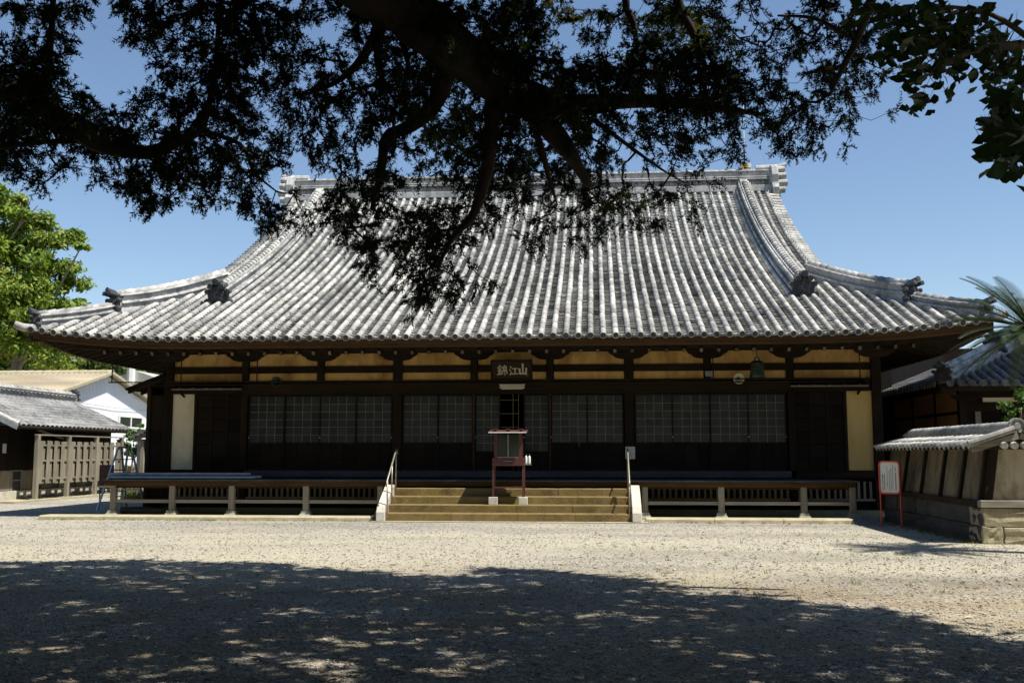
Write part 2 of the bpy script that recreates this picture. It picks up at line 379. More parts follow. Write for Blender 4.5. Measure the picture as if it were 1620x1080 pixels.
def pans(S, p, side, wd, lip=.045, sag=.036, first=.07):
    """overlapping dished tiles up one path"""
    t, nn = normals(p, side); side = np.asarray(side, float)
    us = np.array([-.5, -.25, 0, .25, .5]); dz = -sag * (1 - (2 * us) ** 2)
    for j in range(len(p) - 1):
        jit = RNG.normal(0, .0035); w_ = wd * 1.0
        low = p[j] + side * (us * w_)[:, None] + nn[j] * (dz + lip + jit)[:, None]
        up = p[j+1] + side * (us * w_)[:, None] + nn[j] * (dz + .004)[:, None] + t[j] * .02
        bot = low - nn[j] * (lip if j else first) + t[j] * (0.05 if j else 0)
        V = np.concatenate([low, up, bot])
        F = [(k, k+1, k+6, k+5) for k in range(4)] + [(k+10, k+11, k+1, k) for k in range(4)]
        S.add(V, F)
NR = 7
def half_round(r0, r1, L, endcap=False, lipd=0.0):
    """half-round cover tile, axis along +y, open below"""
    a = np.linspace(-.18, math.pi + .18, NR); V = []
    for y, r_ in ((0, r0), (L, r1)):
        for g_ in a: V.append((r_ * math.cos(g_), y, r_ * math.sin(g_)))
    F = [(k, k+1, NR+k+1, NR+k) for k in range(NR - 1)]
    # lower lip: a short inner ring gives the tile its thickness
    for g_ in a: V.append(((r0 - .018) * math.cos(g_), 0.0, (r0 - .018) * math.sin(g_)))
    F += [(k+1, k, 2*NR+k, 2*NR+k+1) for k in range(NR - 1)]
    return np.array(V), np.array(F)
def rounds(S, p, side, r0=.075, r1=.069, start=0, h=.004):
    t, nn = normals(p, side); side = np.asarray(side, float)
    for j in range(start, len(p) - 1):
        L = np.linalg.norm(p[j+1] - p[j]); V, F = half_round(r0, r1, L + .015)
        tt = (p[j+1] - p[j]) / L; n_ = np.cross(side, tt); n_ *= np.sign(n_[2])
        jx = RNG.normal(0, .004)
        S.add(p[j] + n_ * h + V[:, :1] * side + jx * side + V[:, 1:2] * tt + V[:, 2:] * n_, F)

roof = link('roof', None if False else MB().box(XC-8.0, XC+8.0, 6.0, 15.0, 5.2, 5.3).mesh('roof_core', M['under']), hall)
XS = np.array([(k) * SP for k in range(-39, 40)])          # cover-tile columns
side = np.array((1., 0, 0))
S_pan, S_rnd = Soup(), Soup()
TL = .42
def topy(dx): return YR - .12 if abs(dx) < VERGE else max(YE + .1, hipy(abs(dx)))
def rtile(variant, endcap):
    V, F = half_round(.075, .069, TL + .015); V = V.tolist(); F = [tuple(f) for f in F]
    mb = MB(); mb.add(V, F)
    if endcap:
        n = 16; ring = []
        for rr_, yy in ((.080, -.012), (.080, .03), (.066, -.012), (.062, .006)):
            ring.append([(rr_ * math.cos(2*math.pi*k/n), yy, rr_ * math.sin(2*math.pi*k/n)) for k in range(n)])
        vs_ = sum(ring, []); fs_ = []
        for a_, b_ in ((1, 0), (0, 2), (2, 3)):
            for k in range(n): fs_.append((a_*n+k, a_*n+(k+1)%n, b_*n+(k+1)%n, b_*n+k))
        mb.add(vs_, fs_); mb.cur = 1; mb.add(ring[3], [tuple(range(n))]); mb.cur = 0
        mb.cur = 1; mb.lathe([(.03, -.004), (.022, -.012)], (0, 0, 0), 8, 1); mb.cur = 0
    return mb.mesh('cover_tile', [M['tile'], M['disc']], True)
RT_END, RT = rtile(0, True), rtile(0, False)
for dx in XS:
    yt = topy(dx)
    p = slope_path(dx, YE, yt, TL)
    if len(p) < 2: continue
    for j in range(min(3, len(p) - 1)):
        tt = p[j+1] - p[j]; L = np.linalg.norm(tt); tt /= L; n_ = np.cross(side, tt)
        o = link('eave_tile' if j == 0 else 'cover_tile', RT_END if j == 0 else RT, roof)
        q = p[j] + n_ * (.004 + RNG.normal(0, .003)) - tt * (.03 if j == 0 else 0)
        o.matrix_local = Matrix(((side[0], tt[0], n_[0], q[0] + RNG.normal(0, .003)), (side[1], tt[1], n_[1], q[1]), (side[2], tt[2], n_[2], q[2]), (0, 0, 0, 1)))
    if len(p) > 4: rounds(S_rnd, p, side, start=3)
    dm = dx + SP / 2
    if abs(dm) < HE - .05:
        yt2 = topy(dm)
        if yt2 - YE > .25: pans(S_pan, slope_path(dm, YE, yt2, .157), side, SP)
S_rnd.build('cover_tiles', M['tile'], roof, smooth=True); S_pan.build('pan_tiles', M['tile'], roof)

# bed under the tiles, side and back slopes, gable walls
S = MB()
def sheet(pts): S.add(pts, [tuple(range(len(pts)))])
N = 24
for i in range(N):                                         # front and back bed
    for mir in (0, 1):
        ya, yb = YE + (YR - YE) * i / N, YE + (YR - YE) * (i + 1) / N
        for sg in (-1, 1):
            pr = []
            for k in range(13):
                pr.append(k / 12)
            for k in range(12):
                q = []
                for yy, kk in ((ya, pr[k]), (ya, pr[k+1]), (yb, pr[k+1]), (yb, pr[k])):
                    lim = VERGE - .05 if hipy(VERGE) < yy else (HE - (yy - YE) / 1.75)
                    dx = sg * lim * kk; z = zf(dx, yy) - .055
                    q.append((XC + dx, yy if not mir else 2 * YR - yy, z))
                S.add(q, [(0,1,2,3)])
for sg in (-1, 1):                                          # side slopes
    for i in range(10):
        da, db = HE - (HE - 8.3) * i / 10, HE - (HE - 8.3) * (i + 1) / 10
        ya, yb = hipy(da), hipy(db)
        for k in range(10):
            q = []
            for d_, y_ , kk in ((da, ya, k/10), (da, ya, (k+1)/10), (db, yb, (k+1)/10), (db, yb, k/10)):
                y2 = y_ + (2 * YR - 2 * y_) * kk; q.append((XC + sg * d_, y2, P(min(y_, 2.5)) + float(lift(d_, YE)) * max(0, 1 - 4 * min(kk, 1 - kk)) * max(0, 1 - (HE - d_) / 2.5) - .05))
            S.add(q, [(0,1,2,3)])
S.build('roof_bed', M['under'], roof)
S_side = Soup()
for sg in (-1, 1):                                          # cover tiles of the side slopes
    for k in range(-2, 88):
        y0 = -2.5 + k * SP
        ds = np.arange(HE + .05, 8.4, -.45); m_ = hipy(ds) < min(y0, 2 * YR - y0) + .05
        ds = ds[m_]
        if len(ds) < 2: continue
        pz = P(hipy(ds)) + lift(ds, YE) * max(0, 1 - (y0 - YE) / 5.0) * np.clip(1 - (HE - ds) / 2.5, 0, 1)
        p = np.stack([XC + sg * ds, np.full_like(ds, y0), pz], 1); rounds(S_side, p, np.array((0, 1., 0)))
S_side.build('side_cover_tiles', M['tile'], roof, smooth=True)
gb = MB()
for sg in (-1, 1):
    ys = np.linspace(2.0, YR, 12); poly = [(y, P(y) - .1) for y in ys] + [(2*YR - y, P(y) - .1) for y in ys[::-1][1:]]
    gb.prism(poly, (XC + sg * 8.1, 0, 0), (0,1,0), (0,0,1), (sg * .1, 0, 0))
gb.build('gable_wall', M['boards'], roof)
# verge tiles: short cover tiles lying across the roof edge
S_v = Soup()
for sg in (-1, 1):
    pv = slope_path(VERGE, hipy(VERGE), YR, .27)
    for q in pv[:-1]:
        p = np.array([(XC + sg * (VERGE + .22), q[1], q[2] - .02), (XC + sg * (VERGE - .12), q[1], q[2] + .02)]); rounds(S_v, p, np.array((0, 1., 0)), .082, .078, h=.03)
    body = MB()
    for a_, b_ in zip(pv[:-1], pv[1:]):
        body.beam((XC + sg * (VERGE + .02), a_[1], a_[2] - .10), (XC + sg * (VERGE + .02), b_[1], b_[2] - .10), .16, .18)
    body.build('barge_board', M['woody'], roof)
S_v.build('verge_tiles', M['tile'], roof, smooth=True)

# ---- ridges
def sweep_ridge(parent, pts, w0, w1, h, cap_r=.10, cap_len=.25, name='descending_ridge', dots=True, up=(0,0,1)):
    """stacked flat ridge tiles with a row of half-round caps on top"""
    pts = [np.array(p, float) for p in pts]
    mb = MB(); nl = 4
    prof = []
    lay = [(w0 * .96, -.75, 0), (w0, 0, .30), (w1 * 1.18, .30, .40), (w1, .40, .74), (w1 * 1.22, .74, .86), (w1 * .9, .86, 1.0)]
    for (wd, a, b) in lay:
        for p, q in zip(pts[:-1], pts[1:]):
            t = q - p; t /= np.linalg.norm(t); sd_ = np.cross(t, up); sd_ /= np.linalg.norm(sd_); u = np.cross(sd_, t)
            mb.rnd = random.random(); e = t * .002
            vs_ = [c + sd_ * wd / 2 * i + u * h * k for c in (p - e, q + e) for i, k in ((-1, a), (1, a), (1, b), (-1, b))]
            mb.add(vs_, [(3,2,1,0),(4,5,6,7),(0,1,5,4),(1,2,6,5),(2,3,7,6),(3,0,4,7)])
    o = mb.build(name, M['tilewh'], parent)
    Sx = Soup(); seg = np.concatenate([[0], np.cumsum([np.linalg.norm(b - a) for a, b in zip(pts[:-1], pts[1:])])])
    A = np.array(pts); s_ = np.arange(0, seg[-1], cap_len)
    pp = np.stack([np.interp(s_, seg, A[:, i]) for i in range(3)], 1)
    for j in range(len(pp) - 1):
        t = pp[j+1] - pp[j]; L = np.linalg.norm(t); t /= L; sd_ = np.cross(t, up); sd_ /= np.linalg.norm(sd_); u = np.cross(sd_, t)
        for off, rr_, hh in ((0, cap_r, h), (w1 * .62, cap_r * .42, h * .84), (-w1 * .62, cap_r * .42, h * .84), (w0 * .5, cap_r * .5, h * .28), (-w0 * .5, cap_r * .5, h * .28)):
            V, F = half_round(rr_ * 1.14, rr_ * .86, L * 1.04)
            Sx.add(pp[j] + u * (hh - .01) + sd_ * off + V[:, :1] * sd_ + V[:, 1:2] * t + V[:, 2:] * u, F)
    Sx.build('ridge_caps', M['tile'], o, smooth=True); return o
def ridge_end(parent, pos, fwd, size, lobes=True, name='ridge_end_tile', beak=1):
    """ornamental ridge-end tile: shield plate, raised rings, side scrolls, round tile ends above"""
    pos = np.array(pos, float); f = np.array(fwd, float); f /= np.linalg.norm(f)
    u = np.array((0, 0, 1.)); u = u - f * (u @ f) * .6; u /= np.linalg.norm(u); sd_ = np.cross(f, u); s = size
    mb = MB()
    sh = [(-.50,0),(-.56,.12),(-.46,.26),(-.50,.44),(-.40,.66),(-.22,.80),(0,.86),(.22,.80),(.40,.66),(.50,.44),(.46,.26),(.56,.12),(.50,0),(.22,.07),(0,.02),(-.22,.07)]
    mb.prism([(a * s, b * s) for a, b in sh], pos - f * .10 * s, sd_, u, f * .20 * s)
    for k, sc in enumerate((.74, .52, .30)):
        pl = [(a * s * sc, (.38 + (b - .38) * sc) * s) for a, b in sh]
        mb.prism(pl, pos + f * (.10 + .045 * k) * s, sd_, u, f * .05 * s)
    mb.tube([pos + f * .25 * s + u * (.38 * s), pos + f * .32 * s + u * (.38 * s)], [.10 * s, .06 * s], 10)
    for g_ in (-1, 1):                                        # scrolls
        for cx_, cz_, rr_ in ((.52, .12, .15), (.50, .60, .12)):
            c = pos + sd_ * g_ * cx_ * s + u * cz_ * s
            mb.tube([c - f * .12 * s, c + f * .16 * s], rr_ * s, 10); mb.tube([c + f * .15 * s, c + f * .20 * s], rr_ * .55 * s, 8)
    for ox, oz, rr_ in ((-.26, .88, .115), (.26, .88, .115), (0, 1.02, .135)):
        c = pos + sd_ * ox * s + u * oz * s
        tip = c + f * .34 * s * beak + u * (.06 * s if ox == 0 else 0)
        mb.tube([c - f * .35 * s, tip], rr_ * s, 10); mb.tube([tip - f * .02 * s, tip + f * .03 * s], rr_ * 1.15 * s, 10)
        mb.tube([tip + f * .03 * s, tip + f * .045 * s], rr_ * .55 * s, 8)
    return mb.build(name, M['oni'], parent)

for sg in (-1, 1):
    p = slope_path(sg * DR, .55, YR - .1, .45); p[:, 2] += .02
    sweep_ridge(roof, p, .46, .30, .40, .105)
    t = p[0] - p[1]; t /= np.linalg.norm(t)
    ridge_end(roof, p[0] + t * .12 + np.array((0, 0, -.06)), t + np.array((0, 0, .12)), .58)
    # corner ridges, upper and lower
    ds = np.linspace(8.35, 10.15, 9)
    hp = np.array([(XC + sg * d, hipy(d), zf(d, hipy(d))) for d in ds]); hp[:, 2] += -.02 + .14 * np.linspace(0, 1, 9) ** 3
    sweep_ridge(roof, hp, .40, .26, .36, .10, name='corner_ridge')
    t = hp[-1] - hp[-2]; t /= np.linalg.norm(t)
    ridge_end(roof, hp[-1] + t * .10 + np.array((0, 0, -.08)), t + np.array((0, 0, .35)), .46, beak=1.5)
    ds = np.linspace(10.12, 11.22, 7)
    hp = np.array([(XC + sg * d, hipy(d), zf(d, hipy(d))) for d in ds]); hp[:, 2] += -.03 + .09 * np.linspace(0, 1, 7) ** 2
    sweep_ridge(roof, hp, .36, .24, .24, .09, name='corner_ridge')
    t = hp[-1] - hp[-2]; t /= np.linalg.norm(t)
    ridge_end(roof, hp[-1] + t * .06 + np.array((0, 0, -.05)), t + np.array((0, 0, .35)), .34, beak=1.6)
    c = XC + sg * (HE + .02); mb = MB(); zc = float(zf(HE, YE))
    mb.tube([(c - sg * .35, YE + .45, zc + .02), (c, YE - .02, zc + .02), (c + sg * .12, YE - .16, zc + .08)], [.10, .10, .085], 10)
    mb.build('corner_tile', M['tile'], roof, True)
# main ridge: rows from bottom to top
RL = VERGE + .05; zb = float(P(YR)) - .08
rid = MB(); rid.box(XC-RL, XC+RL, YR-.36, YR+.36, zb-.1, zb+.12)
rid.box(XC-RL, XC+RL, YR-.27, YR+.27, zb+.121, zb+.34); rid.box(XC-RL, XC+RL, YR-.34, YR+.34, zb+.341, zb+.38)
rid.box(XC-RL, XC+RL, YR-.22, YR+.22, zb+.381, zb+.43); rid.box(XC-RL, XC+RL, YR-.28, YR+.28, zb+.431, zb+.47)
rid.box(XC-RL, XC+RL, YR-.20, YR+.20, zb+.471, zb+.66); rid.box(XC-RL, XC+RL, YR-.26, YR+.26, zb+.661, zb+.70)
mridge = rid.build('main_ridge', M['tilewh'], roof, bevel=.01)
disc = MB(); disc.lathe([(.10, .0), (.10, -.05), (.078, -.05), (.072, -.03), (.05, -.03), (.045, -.045)], (0,0,0), 12, 1)
dm_ = disc.mesh('ridge_disc', M['tiledk'], False)
for k in range(-37, 38):
    o = link('ridge_disc', dm_, mridge); o.location = (XC + k * .232, YR - .27, zb + .235)
Sx = Soup()
for k in range(58):
    V, F = half_round(.135, .108, .31)
    x = XC - RL + k * .303; Sx.add(np.stack([x + V[:, 1], YR - V[:, 0], zb + .68 + V[:, 2]], 1), F)
Sx.build('ridge_caps', M['tile'], mridge, smooth=True)
for sg in (-1, 1):
    x = XC + sg * RL; mb = MB()
    sh = [(-.62,-.42),(-.66,-.2),(-.52,0),(-.56,.3),(-.42,.62),(0,.80),(.42,.62),(.56,.3),(.52,0),(.66,-.2),(.62,-.42),(.3,-.32),(0,-.42),(-.3,-.32)]
    mb.prism(sh, (x - sg * .02, YR, zb + .15), (0,1,0), (0,0,1), (sg * .22, 0, 0))
    for k, (zz, ln) in enumerate(((-.28, .20), (-.02, .30), (.26, .27), (.50, .24))):
        for yy in (-.46 + .05 * k, .46 - .05 * k):
            mb.tube([(x, YR + yy, zb + .15 + zz), (x + sg * (.22 + ln), YR + yy, zb + .15 + zz + .03)], [.13, .12], 10)
    mb.tube([(x - sg * .5, YR, zb + .80), (x + sg * .3, YR, zb + .84), (x + sg * .55, YR, zb + .93)], [.13, .12, .10], 10)
    mb.build('ridge_end_tile', M['tilewh'], roof)

# ---- eaves: fascia, rafters, soffit
def eave_z(dx): return 4.25 + float(lift(dx, YE))
fa = MB()
xs = np.linspace(-HE + .12, HE - .12, 48)
for a_, b_ in zip(xs[:-1], xs[1:]):
    for (yy, dz, wd, ht) in ((YE + .10, -.10, .10, .09), (YE + .16, -.185, .14, .075)):
        fa.beam((XC + a_, yy, eave_z(a_) + dz), (XC + b_, yy, eave_z(b_) + dz), wd, ht, (0, 0, 1))
fa.build('fascia', M['edge'], roof)
for sg in (-1, 1):
    ws_ = MB()
    for k in range(40):
        ya, yb = YE + .1 + k * .65, YE + .1 + (k + 1) * .65
        za, zb2 = [4.25 + float(lift(HE, YE)) * max(0, 1 - (y - YE) / 4) ** 2 for y in (ya, yb)]
        x = XC + sg * (HE - .12); ws_.beam((x, ya, za - .13), (x, yb, zb2 - .13), .12, .15, (0, 0, 1))
    ws_.build('side_fascia', M['edge'], roof)
so = MB()                                                    # soffit boards
def soff(d): return 4.085 + .30 * d                          # height at a distance d in from the eave
DIN = 3.0
for a_, b_ in zip(xs[:-1], xs[1:]):
    def lim(dx): return min(DIN, (HE - abs(dx)) * 1.2 + .02)
    for k in range(6):
        q = []
        for dx, kk in ((a_, k/6), (b_, k/6), (b_, (k+1)/6), (a_, (k+1)/6)):
            d = lim(dx) * kk; q.append((XC + dx, YE + .2 + d, soff(d) + float(lift(dx, YE)) * (1 - min(1, d / 3))))
        so.add(q, [(0,3,2,1)])
for sg in (-1, 1):
    for k in range(30):
        for i in range(5):
            q = []
            for yy, kk in ((k, i/5), (k+1, i/5), (k+1, (i+1)/5), (k, (i+1)/5)):
                y = YE + .2 + yy * .85; d = min(2.6, (y - YE) / 1.2) * kk
                q.append((XC + sg * (HE - .1 - d), y, soff(d) + float(lift(HE, YE)) * max(0, 1 - (y - YE) / 4) ** 2 * (1 - min(1, d / 3))))
            so.add(q, [(0,1,2,3) if sg < 0 else (0,3,2,1)])
so.build('soffit', M['boards'], roof)
# flying rafters, purlin, base rafters with pale sawn ends
rf = MB(); rf.box(-.035, .035, 0, 1.0, -.045, .045); RFM = rf.mesh('rafter', M['woody'])
re = MB(); re.box(-.034, .034, -.006, 0, -.044, .044); REM = re.mesh('rafter_end', M['rend'])
def place(me, name, p, q, parent, scale_y=True):
    p = np.array(p, float); q = np.array(q, float); t = q - p; L = np.linalg.norm(t); t /= L
    s_ = np.cross(t, (0, 0, 1)); s_ /= np.linalg.norm(s_); u = np.cross(s_, t); o = link(name, me, parent)
    k = L if scale_y else 1
    o.matrix_local = Matrix(((s_[0], t[0]*k, u[0], p[0]), (s_[1], t[1]*k, u[1], p[1]), (s_[2], t[2]*k, u[2], p[2]), (0,0,0,1))); return o
for k in range(-27, 28):
    dx = k * .41; lf = float(lift(dx, YE)); d1 = min(1.35, (HE - abs(dx)) * 1.2)
    if d1 < .2: continue
    place(RFM, 'flying_rafter', (XC + dx, YE + .24, soff(.04) - .05 + lf), (XC + dx, YE + .2 + d1, soff(d1) - .05 + lf * .55), roof)
    if abs(dx) < 10.1:
        d2 = min(2.95, (HE - abs(dx)) * 1.2)
        a_ = (XC + dx, YE + 1.02, 3.985 + lf * .5); b_ = (XC + dx, YE + .2 + d2, 3.985 + (d2 - .82) * .30 + lf * .2)
        r_ = place(RFM, 'base_rafter', a_, b_, roof)
        place(REM, 'rafter_end', (0, -.001, 0), (0, 1, 0), r_, False)
pur = MB()
for a_, b_ in zip(xs[1:-2], xs[2:-1]):
    pur.beam((XC + a_, YE + 1.16, 4.105 + float(lift(a_, YE)) * .6), (XC + b_, YE + 1.16, 4.105 + float(lift(b_, YE)) * .6), .12, .12)
pur.build('purlin', M['wood'], roof)
for sg in (-1, 1):
    for k in range(24):
        y = -2.1 + k * .41; d1 = min(2.5, (y - YE) / 1.2)
        if d1 < .3: continue
        lf = float(lift(HE, YE)) * max(0, 1 - (y - YE) / 4) ** 2
        place(RFM, 'side_rafter', (XC + sg * (HE - .2), y, soff(.1) - .05 + lf), (XC + sg * (HE - .1 - d1), y, soff(d1) - .05 + lf * .2), roof)
    hr = MB(); hr.beam((XC + sg * (HE - .10), YE + .12, eave_z(HE) - .20), (sg * 9.2, .1, 4.62), .16, .22)
    hr.build('hip_rafter', M['wood'], roof)

# ---- frame of the front
def part(name, mat, *boxes, parent=None, bevel=0):
    mb = MB()
    for b_ in boxes: mb.box(*b_); mb.rnd = random.random()
    return mb.build(name, mat, parent or hall, bevel=bevel)
COLX = [-9.12, -7.05, -5.03, -2.98, -.985, .985, 3.0, 4.99, 7.05, 9.15]
for i, x in enumerate(COLX):
    hw = .12 if i in (0, 3, 6, 9) else .085
    z0 = .08 if i in (0, 3, 6, 9, 1, 8) else 3.08
    part('post', M['woodz'], (x-hw, x+hw, -.10, .12, z0, 4.14), bevel=.012)
    ba = [(-.52,.20),(-.50,.15),(-.44,.115),(-.40,.10),(-.36,.055),(-.28,.02),(-.16,0),(.16,0),(.28,.02),(.36,.055),(.40,.10),(.44,.115),(.50,.15),(.52,.20)]
    mb = MB(); mb.prism(ba, (x, -.13, 3.94), (1,0,0), (0,0,1), (0, .12, 0)); mb.build('bracket_arm', M['wood'], hall)
part('wall_plate', M['wood'], (-9.3, 9.3, -.16, .14, 4.14, 4.34), (-9.3, 9.3, -.10, .12, 4.341, 4.9))
for x0, x1 in zip(COLX[:-1], COLX[1:]):
    hw0 = .10; a, b = x0 + hw0, x1 - hw0
    part('plaster_panel', M['ochre'], (a, b, .0, .06, 3.80, 4.14)); part('plaster_panel', M['ochre'], (a, b, .0, .06, 3.41, 3.63))
    part('tie_beam', M['wood'], (a, b, -.04, .08, 3.628, 3.802))
part('ledge', M['wood'], (-9.1, 9.1, -.07, .10, 3.38, 3.41))
part('lintel', M['wood'], (-7.1, 7.1, -.14, .10, 3.14, 3.37), bevel=.01)
part('door_head', M['wood'], (-7.0, 7.0, -.09, .10, 3.06, 3.138))
for sg in (-1, 1):
    part('outer_lintel', M['wood'], (min(sg*7.1, sg*9.0), max(sg*7.1, sg*9.0), -.08, .10, 3.09, 3.37))
part('door_sill', M['deck'], (-7.0, 7.0, -.12, .10, .93, 1.10), bevel=.01)
for sg in (-1, 1): part('ground_sill', M['wood'], (min(sg*7.0, sg*9.1), max(sg*7.0, sg*9.1), -.10, .10, .93, 1.10))
part('interior_shell', M['black'], (-9.2, -9.12, .3, 18, .1, 4.5), (9.12, 9.2, .3, 18, .1, 4.5), (-9.2, 9.2, 18, 18.1, .1, 4.5), (-9.2, 9.2, .15, 18, .80, .86), (-9.2, 9.2, .15, 18, 4.5, 4.6))
# sliding doors: 4 panes wide, 6 high, board skirt below
PW = .2105; PH = .195
def door(x0, x1, y, skirt=True, glassy=True, z1=3.05, zmid=1.82, rows=6, cols=4):
    st = .035
    fr = MB(); fr.box(x0, x0+st, y, y+.035, 1.105, z1); fr.box(x1-st, x1, y, y+.035, 1.105, z1)
    fr.box(x0+st, x1-st, y, y+.035, z1-.04, z1); fr.box(x0+st, x1-st, y, y+.035, 1.105, 1.16); fr.box(x0+st, x1-st, y, y+.035, zmid-.045, zmid)
    d = fr.build('sliding_door', M['wood'], hall)
    lat = MB(); gw = x1 - x0 - 2 * st; gh = z1 - .04 - zmid
    for c in range(1, cols): lat.box(x0+st+gw*c/cols-.0065, x0+st+gw*c/cols+.0065, y+.004, y+.020, zmid, z1-.04)
    for r_ in range(1, rows): lat.box(x0+st, x1-st, y+.0015, y+.018, zmid+gh*r_/rows-.006, zmid+gh*r_/rows+.006)
    lat.build('lattice', M['muntin'], d)
    key = (round(gw, 2), round(gh, 2), cols, rows)
    if key not in PANES:
        pm = MB(); pm.box(-gw/cols/2, gw/cols/2, 0, .004, -gh/rows/2, gh/rows/2); PANES[key] = pm.mesh('pane', M['glass'])
    for c in range(cols):
        for r_ in range(rows):
            o = link('pane', PANES[key], d); o.location = (x0+st+gw*(c+.5)/cols, y+.026+RNG.normal(0,.0004), zmid+gh*(r_+.5)/rows)
            o.rotation_euler = (RNG.normal(0, .004), 0, RNG.normal(0, .004))
    nb = 3
    for k in range(nb):
        a, b = x0+st+gw*k/nb, x0+st+gw*(k+1)/nb; bm_ = MB(); bm_.rnd = random.random()
        bm_.box(a+.004, b-.004, y+.012, y+.026, 1.16, zmid-.045); bm_.build('skirt_board', M['boards'], d)
    pull = MB(); pull.lathe([(.022, 0), (.022, -.006), (.014, -.006)], (x1-st/2 if RNG.random() < .5 else x0+st/2, y, 1.95), 8, 1); pull.build('door_pull', M['steel'], d)
    return d
PANES = {}
for a, b, n_ in ((-6.93, -3.12, 4), (-2.84, -1.0, 2), (1.0, 2.86, 2), (3.14, 6.93, 4)):
    for k in range(n_):
        x0 = a + (b - a) * k / n_; x1 = a + (b - a) * (k + 1) / n_; door(x0 - (.015 if k else 0), x1 + (.015 if k < n_-1 else 0), -.05 if k % 2 == 0 else -.008)
# centre bay: darker lattice doors, one leaf pushed aside
door(-.96, -.30, -.008, zmid=1.60, rows=7, cols=3); door(.30, .96, -.008, zmid=1.60, rows=7, cols=3)
part('jamb', M['edge'], (-1.0, -.96, -.10, .08, 1.1, 3.06)); part('jamb', M['edge'], (.96, 1.0, -.10, .08, 1.1, 3.06))
lt = MB()
for z in (2.55, 2.2, 2.9): lt.box(-.3, .16, .03, .045, z, z+.012)
for x in (.02, .16): lt.box(x, x+.012, .031, .046, 1.1, 3.05)
lt.build('inner_lattice', M['muntin'], hall)
# ends of the front: shutter boards and plaster panels
for sg, mat in ((-1, M['cream']), (1, M['yellow'])):
    xa, xb = 7.10, 8.36
    n_ = 3
    for c in range(n_):
        for r_ in range(6):
            a, b = xa + (xb - xa) * c / n_, xa + (xb - xa) * (c + 1) / n_; z0, z1 = 1.1 + 1.98 * r_ / 6, 1.1 + 1.98 * (r_ + 1) / 6
            bm_ = MB(); bm_.rnd = random.random(); yy = RNG.normal(0, .004)
            bm_.box(min(sg*a, sg*b)+.02, max(sg*a, sg*b)-.02, -.01+yy, .02, z0+.004, z1-.004); bm_.build('shutter_board', M['boards'], hall)
    bt = MB()
    for c in range(n_ + 1): x = sg * (xa + (xb - xa) * c / n_); bt.box(x-.022, x+.022, -.04, .03, 1.1, 3.09)
    bt.build('batten', M['woodz'], hall)
    a, b = sorted((sg * 8.42, sg * 9.03)); part('plaster_panel', mat, (a, b, -.03, .05, 1.12, 3.10))
    part('panel_frame', M['woodz'], (sg*8.385-.03, sg*8.385+.03, -.05, .05, 1.1, 3.09))
    # shallow hood over the shutter boards
    hd = MB(); a, b = sorted((sg * 6.98, sg * 8.80))
    hd.add([(a, -.55, 3.20), (b, -.55, 3.20), (b, .0, 3.40), (a, .0, 3.40), (a, -.55, 3.23), (b, -.55, 3.23), (b, .0, 3.43), (a, .0, 3.43)],
           [(0,3,2,1),(4,5,6,7),(0,1,5,4),(1,2,6,5),(2,3,7,6),(3,0,4,7)])
    h_ = hd.build('hood', M['boards'], hall)
    gt = MB(); gt.tube([(a-.02, -.57, 3.19), (b+.02, -.57, 3.19)], .022, 8)
    for k in range(5): x = a + (b - a) * (k + .5) / 5; gt.box(x-.02, x+.02, -.60, -.53, 3.165, 3.225)
    gt.build('hood_gutter', M['greyx'], h_)
    for x in (a + .1, b - .1):
        br = MB(); br.beam((x, -.5, 3.19), (x, -.02, 3.02), .04, .05); br.build('hood_brace', M['woody'], h_)
# boarded wing on the left flank and side walls
for k in range(9): 
    bm_ = MB(); bm_.rnd = random.random(); z0 = .25 + k * .315; bm_.box(-9.66, -9.26, .02 + RNG.normal(0, .004), .06, z0, z0 + .309); bm_.build('wing_board', M['boards'], hall)
part('wing_post', M['woodz'], (-9.72, -9.62, -.03, .12, .1, 3.3)); part('wing_wall', M['boards'], (-9.72, -9.64, .12, 9, .1, 3.3))
wr = MB(); wr.beam((-10.25, 4.4, 3.22), (-9.2, 4.4, 3.62), 9.2, .05, (0,0,1)); wr.build('wing_roof', M['boards'], hall)
for k in range(12):
    b_ = MB(); b_.beam((-10.3, .1 + k * .75, 3.16), (-9.2, .1 + k * .75, 3.58), .06, .08); b_.build('wing_rafter', M['woody'], hall)
part('side_wall', M['boards'], (9.2, 9.28, .1, 18, .1, 4.5)); part('side_wall', M['boards'], (-9.28, -9.2, .12, 18, .1, 4.5))
# base lattice under the floor
part('base_board', M['boards'], (-9.2, 9.3, .06, .10, .08, .93))
sl = MB(); sl.box(-.028, .028, -.02, .02, 0, .42); SLM = sl.mesh('base_slat', M['grey'])
slat_x = [x for x in np.arange(-8.9, 9.3, .145) if abs(x - .15) > 2.9]
for x in slat_x:
    o = link('base_slat', SLM, hall); o.location = (x + RNG.normal(0, .004), 0.0, .42 + RNG.normal(0, .004))
part('base_rail', M['greyx'], (-9.1, -2.8, -.05, .04, .36, .42)); part('base_rail', M['greyx'], (3.1, 9.3, -.05, .04, .36, .42))
part('plinth', M['base'], (-9.3, 9.4, -.12, .06, 0, .14))

